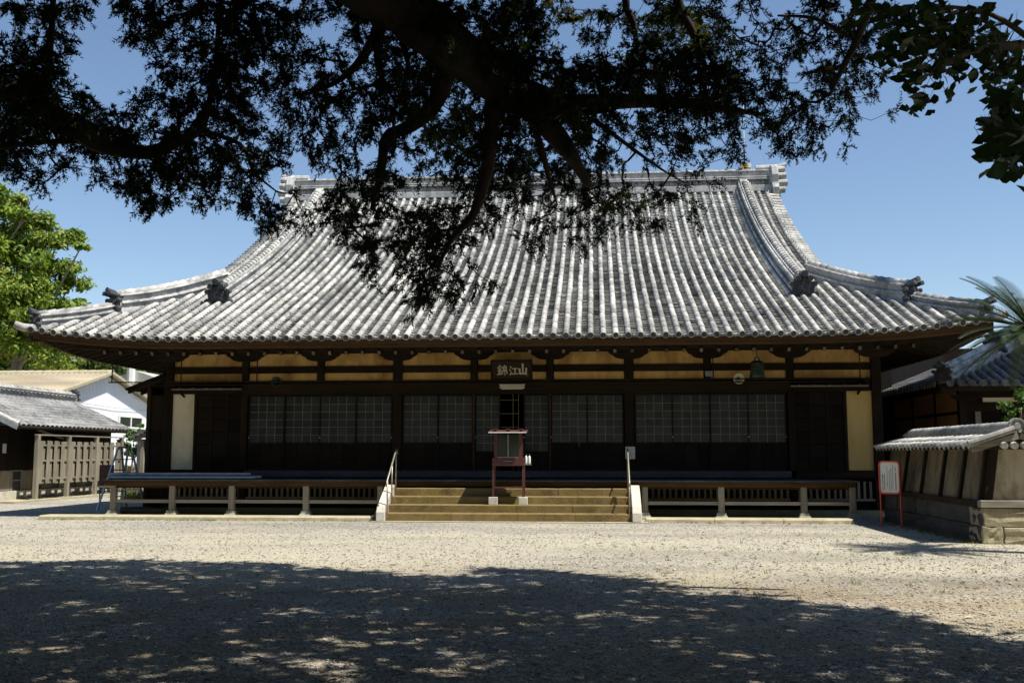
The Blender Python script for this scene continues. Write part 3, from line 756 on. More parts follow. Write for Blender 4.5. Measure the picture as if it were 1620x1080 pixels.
# ---- veranda
VX0, VX1, VY = -9.92, 8.20, -1.95
ver = link('veranda', MB().box(VX0 + .05, VX1 - .05, -1.80, -.16, .70, .80).mesh('veranda_joists', M['woody']), hall)
nb = 62
for k in range(nb):
    a, b = VX0 + (VX1 - VX0) * k / nb, VX0 + (VX1 - VX0) * (k + 1) / nb
    bm_ = MB(); bm_.rnd = random.random(); bm_.box(a + .003, b - .003, VY + RNG.normal(0, .006), -.121, .872, .905 + RNG.normal(0, .0015)); bm_.build('deck_board', M['deck'], ver)
part('edge_beam', M['edge'], (VX0 + .06, VX1 - .08, VY + .06, VY + .17, .755, .87), parent=ver, bevel=.008)
VPX = [-9.66, -8.17, -6.68, -4.84, -3.02, 3.28, 5.05, 6.94, 8.05]
for i, x in enumerate(VPX):
    mb = MB(); mb.box(x-.07, x+.07, -1.86, -1.72, .15, .86); mb.build('veranda_post', M['grey'], ver, bevel=.012)
    b_ = MB(); b_.lathe([(.16*1.42, .0), (.15*1.42, .05), (.105*1.42, .11), (.10*1.42, .16)], (0,0,0), 4); o = b_.build('post_stone', M['base'], ver); o.location = (x, -1.79, 0); o.rotation_euler = (0, 0, R(45))
for a, b in zip(VPX[:-1], VPX[1:]):
    if a < -2 and b > 2: continue
    part('veranda_rail', M['greyx'], (a + .068, b - .068, -1.82, -1.76, .34, .42), parent=ver)
part('beam_end', M['grey'], (VX0 - .1, VX0 + .3, VY + .08, VY + .2, .70, .753), parent=ver)
# ================================================================== stone steps
SX0, SX1 = -2.62, 2.93
steps = thing('stone_steps', 'four wide mossy stone steps leading up to the veranda', 'steps', ((SX0+SX1)/2, -3.0, 0))
for k in range(4):
    yf = -3.10 + .33 * k; z0, z1 = .02 + .176 * k, .02 + .176 * (k + 1)
    cuts = [SX0] + sorted(SX0 + (SX1 - SX0) * (i + RNG.normal(0, .12)) / 4 for i in range(1, 4)) + [SX1]
    for a, b in zip(cuts[:-1], cuts[1:]):
        mb = MB(); mb.rnd = random.random(); n_ = 9; top = []; 
        xs_ = np.linspace(a + .003, b - .003, n_); vs_ = []
        for x in xs_:                                   # worn front edge
            e = RNG.normal(0, .008); f = RNG.normal(0, .006)
            vs_ += [(x, yf + f, z0 + .001), (x, yf + e * .6, z1 - .02), (x, yf + .02 + abs(e), z1 + RNG.normal(0, .003)), (x, yf + (.36 if k < 3 else .30), z1), (x, yf + (.36 if k < 3 else .30), z0 + .001)]
        fs_ = []
        for i in range(n_ - 1):
            for j in range(5): fs_.append((i*5+j, (i+1)*5+j, (i+1)*5+(j+1)%5, i*5+(j+1)%5))
        fs_ += [(0,1,2,3,4), tuple((n_-1)*5 + q for q in (4,3,2,1,0))]
        mb.add(vs_, fs_); put(mb.build('step_stone', M['stonestep']), steps)
mb = MB(); mb.box(SX0 - .32, SX1 + .35, -3.24, -3.0, 0, .022); put(mb.build('base_slab', M['curb'], bevel=.006), steps)
for x0, x1 in ((SX0 - .20, SX0 - .004), (SX1 + .004, SX1 + .21)):
    mb = MB(); mb.prism([(-1.97, .0), (-1.97, .80), (-2.16, .80), (-2.30, .76), (-3.10, .36), (-3.20, .22), (-3.22, .024)], (x0, 0, 0), (0,1,0), (0,0,1), (x1 - x0, 0, 0))
    put(mb.build('cheek_wall', M['concrete'], bevel=.012), steps)
# edging stones along the drip line
edg = thing('stone_edging', 'low pale stone edging running along the veranda', 'edging', (-6.5, -2.7, 0), 'stone edgings either side of the steps'); edg['label'] = 'long low stone edging beside the poles and ladder end of the veranda'
edg2 = thing('stone_edging', 'short low stone edging between the steps and the red framed notice board', 'edging', (5.4, -2.7, 0), 'stone edgings either side of the steps')
for par, a, b, n_ in ((edg, -10.9, -2.95, 5), (edg2, 3.25, 7.78, 3)):
    for k in range(n_):
        x0, x1 = a + (b - a) * k / n_, a + (b - a) * (k + 1) / n_
        mb = MB(); m_ = 7; vs_ = []; fs_ = []
        for i, x in enumerate(np.linspace(x0 + .004, x1 - .004, m_)):
            e = RNG.normal(0, .012); vs_ += [(x, -2.96 + e, 0), (x, -2.95 + e, .07), (x, -2.90 + e, .095), (x, -2.46, .095), (x, -2.45, 0)]
        for i in range(m_ - 1):
            for j in range(5): fs_.append((i*5+j, (i+1)*5+j, (i+1)*5+(j+1)%5, i*5+(j+1)%5))
        fs_ += [(0,1,2,3,4), tuple((m_-1)*5 + q for q in (4,3,2,1,0))]
        mb.add(vs_, fs_); mb.rnd = random.random(); put(mb.build('edging_stone', M['curb']), par)
# handrails
for x, lab in ((SX0 + .03, 'slim metal handrail on the side of the steps nearer the stepladder'), (SX1 - .05, 'slim metal handrail on the side of the steps nearer the red framed notice')):
    t = thing('handrail', lab, 'handrail', (x, -3.1, 0), 'handrails of the stone steps')
    rail = MB(); rail.tube([(x, -3.20, .80), (x, -3.14, .90), (x, -2.15, 1.60), (x, -2.06, 1.64), (x, -1.99, 1.60), (x, -1.97, 1.52)], .021, 8); put(rail.build('rail', M['steel'], smooth=True), t)
    for y, zb_, zt in ((-3.08, .0, .94), (-2.58, .37, 1.29), (-2.10, .72, 1.62)):
        p_ = MB(); p_.tube([(x, y, zb_), (x, y, zt)], .018, 8); put(p_.build('post', M['steel'], smooth=True), t)

# ================================================================== things on and under the front of the hall
# name board
pl = thing('name_board', 'dark hanging name board with three pale brushed characters under the eave', 'sign', (.03, -.42, 3.42))
pm = MB(); pm.box(-.50, .50, -.03, .03, 0, .45); bo = pm.build('board', M['plaque'], pl, bevel=.006)
fr = MB(); fr.box(-.53, .53, -.045, .03, -.035, 0); fr.box(-.53, .53, -.045, .03, .45, .485); fr.box(-.53, -.50, -.045, .03, 0, .45); fr.box(.50, .53, -.045, .03, 0, .45); fr.build('frame', M['wood'], pl)
GL = {'kin': [[(.25,1.0),(.14,.84),(.0,.70)],[(.25,1.0),(.36,.86),(.50,.74)],[(.12,.66),(.38,.67)],[(.08,.47),(.43,.48)],[(.25,.67),(.25,.08)],[(.11,.36),(.16,.2)],[(.40,.38),(.34,.2)],[(.0,.05),(.50,.09)],
              [(.76,1.02),(.67,.90)],[(.60,.88),(.60,.56)],[(.60,.88),(.93,.88),(.93,.56)],[(.60,.72),(.93,.72)],[(.60,.56),(.93,.56)],[(.55,.42),(.55,.08)],[(.55,.42),(.98,.43),(.98,.12),(.91,.15)],[(.76,.55),(.76,-.05)]],
      'kou': [[(.10,.95),(.20,.80)],[(.02,.60),(.12,.47)],[(.06,.0),(.13,.14),(.22,.32)],[(.38,.70),(.90,.74)],[(.64,.72),(.62,.16)],[(.30,.10),(1.0,.14)]],
      'san': [[(.48,1.05),(.48,.55),(.50,.12)],[(.06,.58),(.12,.10),(.50,.12),(.88,.13)],[(.92,.62),(.86,.02)]]}
def brush(mb, pts, w0, o, sx, sz, y):
    P_ = [np.array((o[0] + a * sx, y, o[1] + b * sz)) for a, b in pts]
    for i in range(len(P_) - 1):
        a, b = P_[i], P_[i+1]; d = (b - a) / np.linalg.norm(b - a); sd_ = np.array((-d[2], 0, d[0])); wa = w0 * (1.15 if i == 0 else .95); wb = w0 * (.75 if i == len(P_) - 2 else .95)
        a2 = a - d * w0 * .35; b2 = b + d * w0 * .35
        base = [a2 + sd_ * wa * .35, a2 - sd_ * wa * .35, a - sd_ * wa * .5, b - sd_ * wb * .5, b2 - sd_ * wb * .3, b2 + sd_ * wb * .3, b + sd_ * wb * .5, a + sd_ * wa * .5]
        yy = np.array((0, -.006 - .0004 * i, 0)); n_ = 8
        mb.add([q for q in base] + [q + yy for q in base], [tuple(range(n_, 2*n_))] + [(k, (k+1) % n_, n_ + (k+1) % n_, n_ + k) for k in range(n_)])
for key, x0, wd, ht, wdt in (('kin', -.36, .25, .24, .024), ('kou', -.05, .22, .22, .03), ('san', .19, .20, .26, .044)):
    for si, st in enumerate(GL[key]):
        mb = MB(); brush(mb, st, wdt, (x0, .11), wd, ht, -.0302 - .0003 * si); mb.build('brush_stroke', M['letter'], pl)
for dx, dz in ((.405, .14), (.41, .11), (.405, .07)):
    mb = MB(); mb.box(dx - .012, dx + .014, -.034, -.0302, dz, dz + .008); mb.build('signature_mark', M['letter'], pl)
pl.rotation_euler = (R(-14), 0, 0); pl.rotation_euler = (R(14), 0, 0)
lamp = thing('strip_lamp', 'pale strip lamp fixed to the beam below the name board', 'lamp', (.02, -.22, 3.20))
mb = MB(); mb.prism([(-.33,0),(-.31,.05),(-.34,.10),(.34,.10),(.31,.05),(.33,0)], (0,0,0), (1,0,0), (0,0,1), (0,.08,0)); mb.build('housing', M['lampw'], lamp)
mb = MB(); mb.tube([(-.28, .04, -.015), (.28, .04, -.015)], .016, 8); mb.build('tube', M['white'], lamp)
# curtain rail with hangers
zr = float(on(805, 601, 1, -1.15)[2]); cr = thing('curtain_rail', 'long thin dark rail hung below the eave along the whole front', 'rail', (0, -1.15, zr))
xa, xb = float(on(172, 604, 1, -1.15)[0]), float(on(1358, 599, 1, -1.15)[0])
mb = MB(); mb.tube([(xa, 0, 0), (xb, 0, 0)], .018, 6); mb.build('rod', M['steel'] if False else M['wood'], cr)
mb = MB(); mb.tube([(xa + .6, .25, -.06), (xb, .25, -.06)], .014, 6); mb.build('rod', M['wood'], cr)
for px in (178, 287, 407, 503, 1128, 1243, 1360):
    x = float(on(px, 580, 1, -1.15)[0]); mb = MB(); mb.tube([(x, 0, 0), (x, 0, 4.28 - zr)], .016, 6); mb.build('hanger', M['wood'], cr)
for x in np.arange(-4, 4.5, .985):
    mb = MB(); mb.box(x - .10, x + .10, -.02, .02, -.04, -.02); mb.build('rail_clip', M['wood'], cr)
# bell
c = on(1198, 590, 1, -1.0); bell = thing('hanging_bell', 'green bronze bell hanging under the eave beside the horn speaker', 'bell', (float(c[0]), -1.0, 3.42))
mb = MB(); mb.lathe([(.10, .36), (.135, .345), (.155, .28), (.165, .10), (.18, .02), (.19, -.06), (.165, -.06)], (0,0,0), 18); mb.build('body', M['bronze'], bell, True)
mb = MB(); mb.tube([(-.06, 0, .35), (-.05, 0, .43), (0, 0, .46), (.05, 0, .43), (.06, 0, .35)], .018, 6); mb.build('loop', M['bronze'], bell)
mb = MB(); mb.tube([(0, 0, .45), (0, 0, .82)], .012, 6); mb.build('hanger', M['bronze'], bell)
for z in (.29, .09): 
    mb = MB(); r_ = .157 if z > .2 else .167; mb.lathe([(r_, z - .012), (r_ + .008, z), (r_, z + .012)], (0,0,0), 18); mb.build('band', M['bronze'], bell)
def horn(px, py, lab, mat):
    c = on(px, py, 1, -.45); t = thing('horn_speaker', lab, 'speaker', (float(c[0]), -.45, float(c[2])), 'horn speakers above the doors')
    mb = MB(); mb.lathe([(.04, .20), (.045, .06), (.09, 0.0), (.138, -.10), (.14, -.115), (.125, -.115), (.075, -.01), (.03, .03)], (0,0,0), 18, 1); mb.build('horn', mat, t, True)
    mb = MB(); mb.lathe([(.03, .03), (.03, -.05), (.012, -.075)], (0,0,0), 10, 1); mb.build('centre', M['ink'], t, True)
    mb = MB(); mb.box(-.015, .015, .06, .36, -.05, -.02); mb.build('bracket', M['wood'], t)
horn(1168, 599, 'cream horn loudspeaker with dark mouth beside the bronze bell', M['lampw']); horn(439, 604, 'dark horn loudspeaker above the four doors near the cream plaster panel', M['bronze'])
mb = MB(); c = on(1121, 591, 1, -.13); mb.box(-.09, .09, -.05, .0, -.07, .07); o = mb.build('meter_box', M['pole'], bevel=.008); o.location = (float(c[0]), -.14, float(c[2])); tag(o, 'small grey box fixed to a post near the horn speaker', 'box')
mb = MB(); mb.box(-.12, .12, -.006, .006, -.155, .155); o = mb.build('notice_sheet', M['white'], bevel=.002); o.location = (float(on(997, 716, 1, -.12)[0]), -.14, float(on(997, 716, 1, -.12)[2])); tag(o, 'white notice sheet on the dark post behind the handrail', 'notice')
for i in range(6):
    b_ = MB(); b_.box(-.085, .085 - .02 * (i % 3), -.0085, -.007, .10 - i * .038, .108 - i * .038); k_ = b_.build('text_line', M['pole'], o)

# offering cabinet on maroon legs
ox = float(on(804, 760, 1, -2.64)[0]); oc = thing('incense_cabinet', 'maroon steel incense cabinet with glass front and flat roof on the steps', 'cabinet', (ox, -2.62, .372))
for sx in (-.345, .345):
    mb = MB(); mb.box(sx - .10, sx + .10, -.12, .07, 0, .17); mb.build('foot_block', M['concrete'], oc, bevel=.008)
    mb = MB(); mb.box(sx - .022, sx + .022, -.045, -.002, .17, .88); mb.build('leg', M['maroon'], oc)
    mb = MB(); mb.box(sx - .022, sx + .022, .27, .31, .177, .88); mb.build('leg', M['maroon'], oc)
mb = MB(); mb.box(-.345, .345, -.04, -.008, .37, .405); mb.box(-.345, .345, .275, .305, .37, .405); mb.build('cross_rail', M['maroon'], oc)
mb = MB(); mb.box(-.37, .37, -.07, .34, .88, 1.06); mb.build('drawer', M['maroon'], oc, bevel=.006)
for sx in (-.285, .285):
    for yy in (-.05, .30): mb = MB(); mb.box(sx - .035, sx + .035, yy - .02, yy + .02, 1.06, 1.63); mb.build('corner_post', M['maroon'], oc)
mb = MB(); mb.box(-.25, .25, -.035, -.028, 1.075, 1.60); mb.build('pane', M['clear'], oc)
mb = MB(); mb.box(-.25, .25, .28, .29, 1.061, 1.60); mb.build('back_panel', M['maroon'], oc)
mb = MB(); mb.box(-.012, .012, -.05, -.036, 1.07, 1.60); mb.box(-.25, .25, -.048, -.036, 1.062, 1.085); mb.build('pane_bar', M['steel'], oc)
mb = MB(); mb.add([(-.44,-.22,1.63),(.44,-.22,1.63),(.44,.44,1.70),(-.44,.44,1.70),(-.44,-.22,1.655),(.44,-.22,1.655),(.44,.44,1.725),(-.44,.44,1.725)], [(0,3,2,1),(4,5,6,7),(0,1,5,4),(1,2,6,5),(2,3,7,6),(3,0,4,7)]); rr_ = mb.build('roof', M['maroon'], oc)
for sx in (-.3, 0, .3): mb = MB(); mb.box(sx - .035, sx + .035, -.215, .40, 1.70, 1.73); mb.build('roof_batten', M['maroon'], rr_)
mb = MB(); mb.box(-.44, .44, -.228, -.221, 1.63, 1.652); mb.build('roof_edge', M['white'], rr_)
mb = MB(); mb.tube([(-.10, -.09, .985), (-.06, -.13, .985), (.06, -.13, .985), (.10, -.09, .985)], .012, 6); mb.build('handle', M['ink'], oc)
mb = MB(); mb.box(.37, .53, -.04, .12, .90, .925); mb.build('side_tray', M['steel'], oc)
for dx, lab in ((.41, 'small pale bottle with dark cap on the maroon cabinet side tray, nearer its drawer'), (.485, 'small pale bottle with dark cap on the outer end of the maroon cabinet tray')):
    t = thing('bottle', lab, 'bottle', (ox + dx, -2.58, .372 + .925), 'bottles on the cabinet tray')
    mb = MB(); mb.lathe([(.028, 0), (.03, .02), (.028, .15), (.012, .19)], (0,0,0), 10); mb.build('body', M['white'], t, True)
    mb = MB(); mb.lathe([(.014, .19), (.014, .23)], (0,0,0), 8); mb.build('cap', M['ink'], t)
# poles lying along the veranda
for i, (a, b, yy, zz, r_) in enumerate(((-9.95, -6.05, -1.55, .95, .045), (-9.85, -6.2, -1.67, .95, .042), (-9.75, -6.1, -1.80, .945, .04), (-9.9, -6.3, -1.61, 1.025, .04))):
    mb = MB(); mb.tube([(0, 0, 0), (b - a, 0, .004)], r_, 8); mb.tube([(b - a, 0, .004), (b - a + .01, 0, .004)], r_ * .7, 8)
    o = mb.build('long_pole', M['pole'] if i != 2 else M['alu'], smooth=False); o.location = (a, yy, zz + (.0 if i < 3 else 0))
    tag(o, ['thick grey pole lying on the veranda furthest from its edge', 'grey pole lying in the middle of the row on the veranda', 'silver pole lying at the very edge of the veranda', 'grey pole resting on top of the other veranda poles'][i], 'pole', 'poles lying on the veranda')
# logs below the veranda corner
for i, (px0, px1, py, yy, r_) in enumerate(((192, 262, 803, -1.0, .10), (206, 275, 806, -1.25, .09), (200, 268, 797, -.75, .075))):
    a, b = on(px0, py, 1, yy), on(px1, py, 1, yy + .25); mb = MB(); L = float(b[0] - a[0])
    mb.tube([(0, 0, 0), (L * .5, .06, .01), (L, .15, 0)], [r_, r_ * .96, r_ * .9], 10)
    o = mb.build('log', M['log'], smooth=False); o.location = (float(a[0]), yy, r_ if i < 2 else r_)
    tag(o, ['thick dark log under the veranda corner by the stepladder', 'log lying nearest the edging under the veranda corner', 'thin log furthest back under the veranda corner'][i], 'log', 'logs under the veranda')

# lightning rod on the ridge, wire
rx = float(on(1178, 260, 1, YR)[0]); zt = zb + .80
lr = thing('lightning_rod', 'thin pale lightning rod on a yellow and white box on the roof ridge', 'rod', (rx, YR, zt))
mb = MB(); mb.box(-.16, .10, -.24, .02, 0, .16); mb.build('box', M['yellowbox'], lr); mb = MB(); mb.box(.101, .20, -.24, .02, 0, .16); mb.build('box', M['white'], lr)
mb = MB(); mb.box(-.12, .18, -.23, .01, -.18, 0); mb.build('bracket', M['tilewh'], lr)
mb = MB(); mb.tube([(-.02, -.1, .16), (-.02, -.1, .9)], .03, 8); mb.build('lower_rod', M['maroon'], lr); mb = MB(); mb.tube([(-.02, -.1, .9), (-.02, -.1, 3.4)], .022, 8); mb.build('upper_rod', M['white'], lr)
mb = MB(); q = [on(1185, 180, 1, YR), on(1225, 300, 1, 8.5), on(1262, 410, 1, 6.5)]; mb.tube(q, .006, 4); o = mb.build('guy_wire', M['pole']); tag(o, 'faint wire running from the lightning rod down past the gable', 'wire')

# red framed notice board by the wall
sg_ = thing('notice_board', 'white text board in a rounded red frame on two red legs', 'sign', (8.33, -3.85, 0)); sg_.rotation_euler = (0, 0, R(-38))
def rrect(w_, h_, r_, n=5):
    pts = []
    for cx_, cy_, a0 in ((w_/2-r_, h_/2-r_, 0), (-w_/2+r_, h_/2-r_, 90), (-w_/2+r_, -h_/2+r_, 180), (w_/2-r_, -h_/2+r_, 270)):
        for k in range(n): g_ = R(a0 + 90 * k / (n - 1)); pts.append((cx_ + r_ * math.cos(g_), cy_ + r_ * math.sin(g_)))
    return pts
W_, H_ = .46, .70
mb = MB(); oo, ii = rrect(W_, H_, .09), rrect(W_ - .06, H_ - .06, .065); n_ = len(oo)
for yy in (-.03, .03): mb.add([(a, yy, 1.03 + b) for a, b in oo] + [(a, yy, 1.03 + b) for a, b in ii], [(k, (k+1) % n_, n_ + (k+1) % n_, n_ + k) for k in range(n_)])
for ring in (oo, ii): mb.add([(a, -.03, 1.03 + b) for a, b in ring] + [(a, .03, 1.03 + b) for a, b in ring], [(k, (k+1) % n_, n_ + (k+1) % n_, n_ + k) for k in range(n_)])
mb.build('frame', M['red'], sg_)
mb = MB(); mb.prism(ii, (0, -.012, 1.03), (1,0,0), (0,0,1), (0, .02, 0)); pn = mb.build('panel', M['white'], sg_)
for x, z0, z1, wd in ((.13, .14, .22, .022), (.13, -.25, .10, .03), (.065, -.24, .26, .012), (.03, -.25, .20, .012), (-.005, -.26, .15, .012), (-.05, -.20, .24, .012), (-.11, -.26, .08, .026), (-.15, -.26, .06, .026)):
    mb = MB(); z = z1
    while z > z0:                                            # columns of small written characters
        hgt = wd * random.uniform(.7, 1.1); w2 = wd * random.uniform(.6, 1.0)
        mb.box(x - w2/2, x + w2/2, -.0165, -.0125, 1.03 + z - hgt, 1.03 + z - hgt * .72); mb.box(x - w2*.15, x + w2*.15, -.016, -.0125, 1.03 + z - hgt*.7, 1.03 + z)
        mb.box(x - w2*.4, x + w2*.4, -.0163, -.0125, 1.03 + z - hgt * .35, 1.03 + z - hgt * .15); z -= hgt * 1.25
    mb.build('text_column', M['ink'], pn, kind='stuff')
for x in (-.215, .215): mb = MB(); mb.tube([(x, 0, 0), (x, 0, .78)], .018, 8); mb.build('leg', M['red'], sg_)

# stepladder by the veranda end
def pz(px, py, dep): return at_depth(px, py, dep)
sl_ = thing('stepladder', 'blue-grey aluminium stepladder standing open beyond the veranda corner', 'ladder', (-11.8, 2.0, 0))
def gnd(px, dep): q = at_depth(px, 720, dep); return np.array((q[0], q[1], 0.0))
FL, FR_, RL_, RR_ = gnd(157, 27.6), gnd(193, 28.0), gnd(204, 29.3), gnd(232, 29.0)
TLp, TRp = at_depth(187, 708, 28.1), at_depth(203, 708, 28.3)
for a, b in ((FL, TLp), (FR_, TRp), (RL_, TLp + np.array((.05, .1, 0))), (RR_, TRp + np.array((.05, .1, 0)))):
    mb = MB(); mb.beam(a, b, .055, .03); put(mb.build('stile', M['alu']), sl_)
for f in (.13, .30, .47, .64, .81):
    mb = MB(); mb.beam(FL + (TLp - FL) * f, FR_ + (TRp - FR_) * f, .06, .03); put(mb.build('rung', M['alu']), sl_)
    mb = MB(); mb.beam(RL_ + (TLp - RL_) * f, RR_ + (TRp - RR_) * f, .04, .03); put(mb.build('rung', M['alu']), sl_)
mb = MB(); mb.beam(TLp + np.array((-.03, .05, .02)), TRp + np.array((.06, .05, .02)), .16, .04); put(mb.build('top_cap', M['alu']), sl_)
# maroon board on legs behind the stepladder
c = gnd(170, 30.5); mbd = thing('back_of_sign', 'plain maroon sign seen from behind, next to the stepladder', 'sign', tuple(c))
mb = MB(); mb.box(-.23, .23, -.015, .015, .48, 1.20); mb.build('board', M['maroon'], mbd, bevel=.01)
for x in (-.20, .20): mb = MB(); mb.tube([(x, .03, 0), (x, .03, 1.1)], .02, 6); mb.build('leg', M['maroon'], mbd)
# ================================================================== tiled boundary wall on the right
WX, WY0, WY1 = 8.71, -7.88, -1.9
bw = thing('boundary_wall', 'stained plaster wall with tiled coping and dark stone base, end on to the yard', 'wall', (9.3, -4.9, 0))
def pw(mb, name, mat, bevel=0, kind=None, par=bw): o = mb.build(name, mat, bevel=bevel, kind=kind); return put(o, par)
XR = 9.98; XM = (WX + XR) / 2
def rough_block(x0, x1, y0, y1, z0, z1, n=4, amp=.014):
    """hewn stone: a box with a gridded, uneven surface"""
    mb = MB(); G = {}
    for i in range(n + 1):
        for j in range(n + 1):
            for k in range(n + 1):
                if 0 < i < n and 0 < j < n and 0 < k < n: continue
                e = sum(q in (0, n) for q in (i, j, k)); a_ = amp * (1.0 if e == 1 else .6)
                G[i, j, k] = len(mb.v); mb.v.append((x0 + (x1-x0)*i/n + RNG.normal(0, a_), y0 + (y1-y0)*j/n + RNG.normal(0, a_), z0 + (z1-z0)*k/n + (RNG.normal(0, a_ * .6) if 0 < k else 0)))
    for a_ in range(n):
        for b_ in range(n):
            for f in ((0, 1), (n, 0)):
                for ax in range(3):
                    q = [(a_, b_), (a_+1, b_), (a_+1, b_+1), (a_, b_+1)]; idx_ = []
                    for u, v in q: t = [u, v]; t.insert(ax, f[0]); idx_.append(G[tuple(t)])
                    mb.f.append(idx_ if (f[1] == 0) == (ax != 1) else idx_[::-1]); mb.m.append(0); mb.r.append(.5)
    return mb
# stone base in blocks, rough face
ys = [WY0 + .02] + sorted(RNG.uniform(WY0 + .6, WY1 - .6, 6)) + [WY1]
for row, (z0, z1) in enumerate(((0, .30), (.30, .62))):
    yy = ys if row == 0 else [WY0 + .02] + [y + .35 for y in ys[1:-1]] + [WY1]
    for a, b in zip(yy[:-1], yy[1:]):
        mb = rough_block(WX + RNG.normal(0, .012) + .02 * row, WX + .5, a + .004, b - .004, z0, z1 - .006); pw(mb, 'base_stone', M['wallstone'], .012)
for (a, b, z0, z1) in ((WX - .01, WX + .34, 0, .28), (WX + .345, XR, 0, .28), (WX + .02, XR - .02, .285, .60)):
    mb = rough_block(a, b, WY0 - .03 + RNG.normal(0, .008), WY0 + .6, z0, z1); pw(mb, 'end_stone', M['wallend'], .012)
mb = MB(); mb.box(WX + .5, XR - .02, WY0 + .5, WY1, 0, .6); pw(mb, 'core', M['wallstone'])
mb = MB(); mb.box(WX - .02, WX + .3, WY0 + .10, WY1, .622, .72); pw(mb, 'sill_beam', M['woody'])
mb = MB(); mb.box(WX - .03, XR + .03, WY0 - .05, WY0 + .097, .612, .735); pw(mb, 'end_sill', M['greyx'], .01)
# plaster body leaning in towards the top
TI = .17
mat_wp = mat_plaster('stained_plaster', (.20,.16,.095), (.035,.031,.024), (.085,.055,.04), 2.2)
PB0, PT = .70, 1.66
def wallx(z): return WX + .06 + TI * (z - PB0) / (PT - PB0)
pys = [WY0 + .12, -6.78, -5.72, -4.55, -3.35, WY1]
for a, b in zip(pys[:-1], pys[1:]):
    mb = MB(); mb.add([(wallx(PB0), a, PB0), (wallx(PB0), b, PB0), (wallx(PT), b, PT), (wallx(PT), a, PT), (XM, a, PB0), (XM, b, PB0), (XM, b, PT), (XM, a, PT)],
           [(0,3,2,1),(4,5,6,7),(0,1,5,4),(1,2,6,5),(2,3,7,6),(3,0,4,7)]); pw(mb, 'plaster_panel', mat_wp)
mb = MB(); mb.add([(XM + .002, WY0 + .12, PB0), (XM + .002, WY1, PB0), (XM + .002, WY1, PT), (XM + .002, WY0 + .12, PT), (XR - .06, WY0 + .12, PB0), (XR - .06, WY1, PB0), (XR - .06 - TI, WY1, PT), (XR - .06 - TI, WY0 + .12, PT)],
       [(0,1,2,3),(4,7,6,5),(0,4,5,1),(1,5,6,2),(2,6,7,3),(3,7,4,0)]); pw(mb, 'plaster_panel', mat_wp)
for y in pys[:-1]:
    mb = MB(); mb.beam((wallx(PB0) - .01, y + .04, PB0), (wallx(PT) - .01, y + .04, PT), .09, .09, (0,1,0)); pw(mb, 'wall_post', M['woodz'])
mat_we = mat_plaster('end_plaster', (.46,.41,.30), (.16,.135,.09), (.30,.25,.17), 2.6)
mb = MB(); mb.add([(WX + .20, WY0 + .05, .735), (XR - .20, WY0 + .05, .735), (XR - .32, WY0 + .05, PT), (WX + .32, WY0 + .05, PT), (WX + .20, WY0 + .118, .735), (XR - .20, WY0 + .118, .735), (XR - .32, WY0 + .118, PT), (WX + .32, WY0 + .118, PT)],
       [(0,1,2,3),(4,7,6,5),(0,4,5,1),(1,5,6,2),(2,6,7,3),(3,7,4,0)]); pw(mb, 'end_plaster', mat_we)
for s_, x0 in ((1, WX + .13), (-1, XR - .13)):
    mb = MB(); mb.beam((x0, WY0 + .06, .735), (x0 + s_ * .15, WY0 + .06, PT), .13, .11, (0,1,0)); pw(mb, 'end_post', M['greyx' if False else 'woodz'])
# coping: eave board, tiles, ridge
EX, RZ = WX - .22, 1.98
mb = MB(); mb.add([(EX + .04, WY0 - .12, 1.64), (XM, WY0 - .12, 1.90), (XM, WY1 - .1, 1.90), (EX + .04, WY1 - .1, 1.64), (EX + .04, WY0 - .12, 1.60), (XM, WY0 - .12, 1.60), (XM, WY1 - .1, 1.60), (EX + .04, WY1 - .1, 1.60)],
       [(0,1,2,3),(4,7,6,5),(0,4,5,1),(1,5,6,2),(2,6,7,3),(3,7,4,0)]); pw(mb, 'coping_bed', M['woody'])
mb = MB(); x2 = 2 * XM - EX; mb.add([(x2 - .04, WY0 - .12, 1.64), (XM + .002, WY0 - .12, 1.90), (XM + .002, WY1 - .1, 1.90), (x2 - .04, WY1 - .1, 1.64), (x2 - .04, WY0 - .12, 1.60), (XM + .002, WY0 - .12, 1.60), (XM + .002, WY1 - .1, 1.60), (x2 - .04, WY1 - .1, 1.60)],
       [(0,3,2,1),(4,5,6,7),(0,1,5,4),(1,2,6,5),(2,3,7,6),(3,0,4,7)]); pw(mb, 'coping_bed', M['woody'])
def s_tile(wd, L, th=.022, amp=.028):
    """pantile: wave across x, sloping along +y"""
    mb = MB(); us = np.linspace(0, 1, 9); zz = [amp * math.cos(2 * math.pi * (u - .12)) - amp * .43 * math.sin(4 * math.pi * u) for u in us]
    vs_ = []
    for y, dz in ((0, .016), (L, 0)):
        for k in (0, 1):
            for u, z in zip(us, zz): vs_.append((u * wd, y, z + dz - k * th))
    n_ = 9; fs_ = []
    for k in range(n_ - 1): fs_ += [(k, k+1, 18+k+1, 18+k), (9+k+1, 9+k, 27+k, 27+k+1), (9+k, 9+k+1, k+1, k), (18+k, 18+k+1, 27+k+1, 27+k)]
    mb.add(vs_, fs_); return mb
WT = s_tile(.262, .34, .04, .042).mesh('pantile', M['tile'], True)
nT = int((WY1 - WY0) / .25); slp = math.atan2(.26, XM - EX)
for sd_ in (0, 1):
    for r_ in range(2):
        for k in range(nT + 1):
            o = link('pantile', WT, bw); y = WY0 - .16 + k * .25; d = .02 + r_ * .27
            base = Matrix.Translation((EX + d * math.cos(slp) if sd_ == 0 else 2*XM - EX - d * math.cos(slp), y if sd_ else y + .262, 1.665 + d * math.sin(slp)))
            rot = Matrix.Rotation(R(-90) if sd_ == 0 else R(90), 4, 'Z') @ Matrix.Rotation(slp + RNG.normal(0, .012), 4, 'X')
            o.matrix_local = Matrix.Translation(-Vector(bw.location)) @ base @ rot
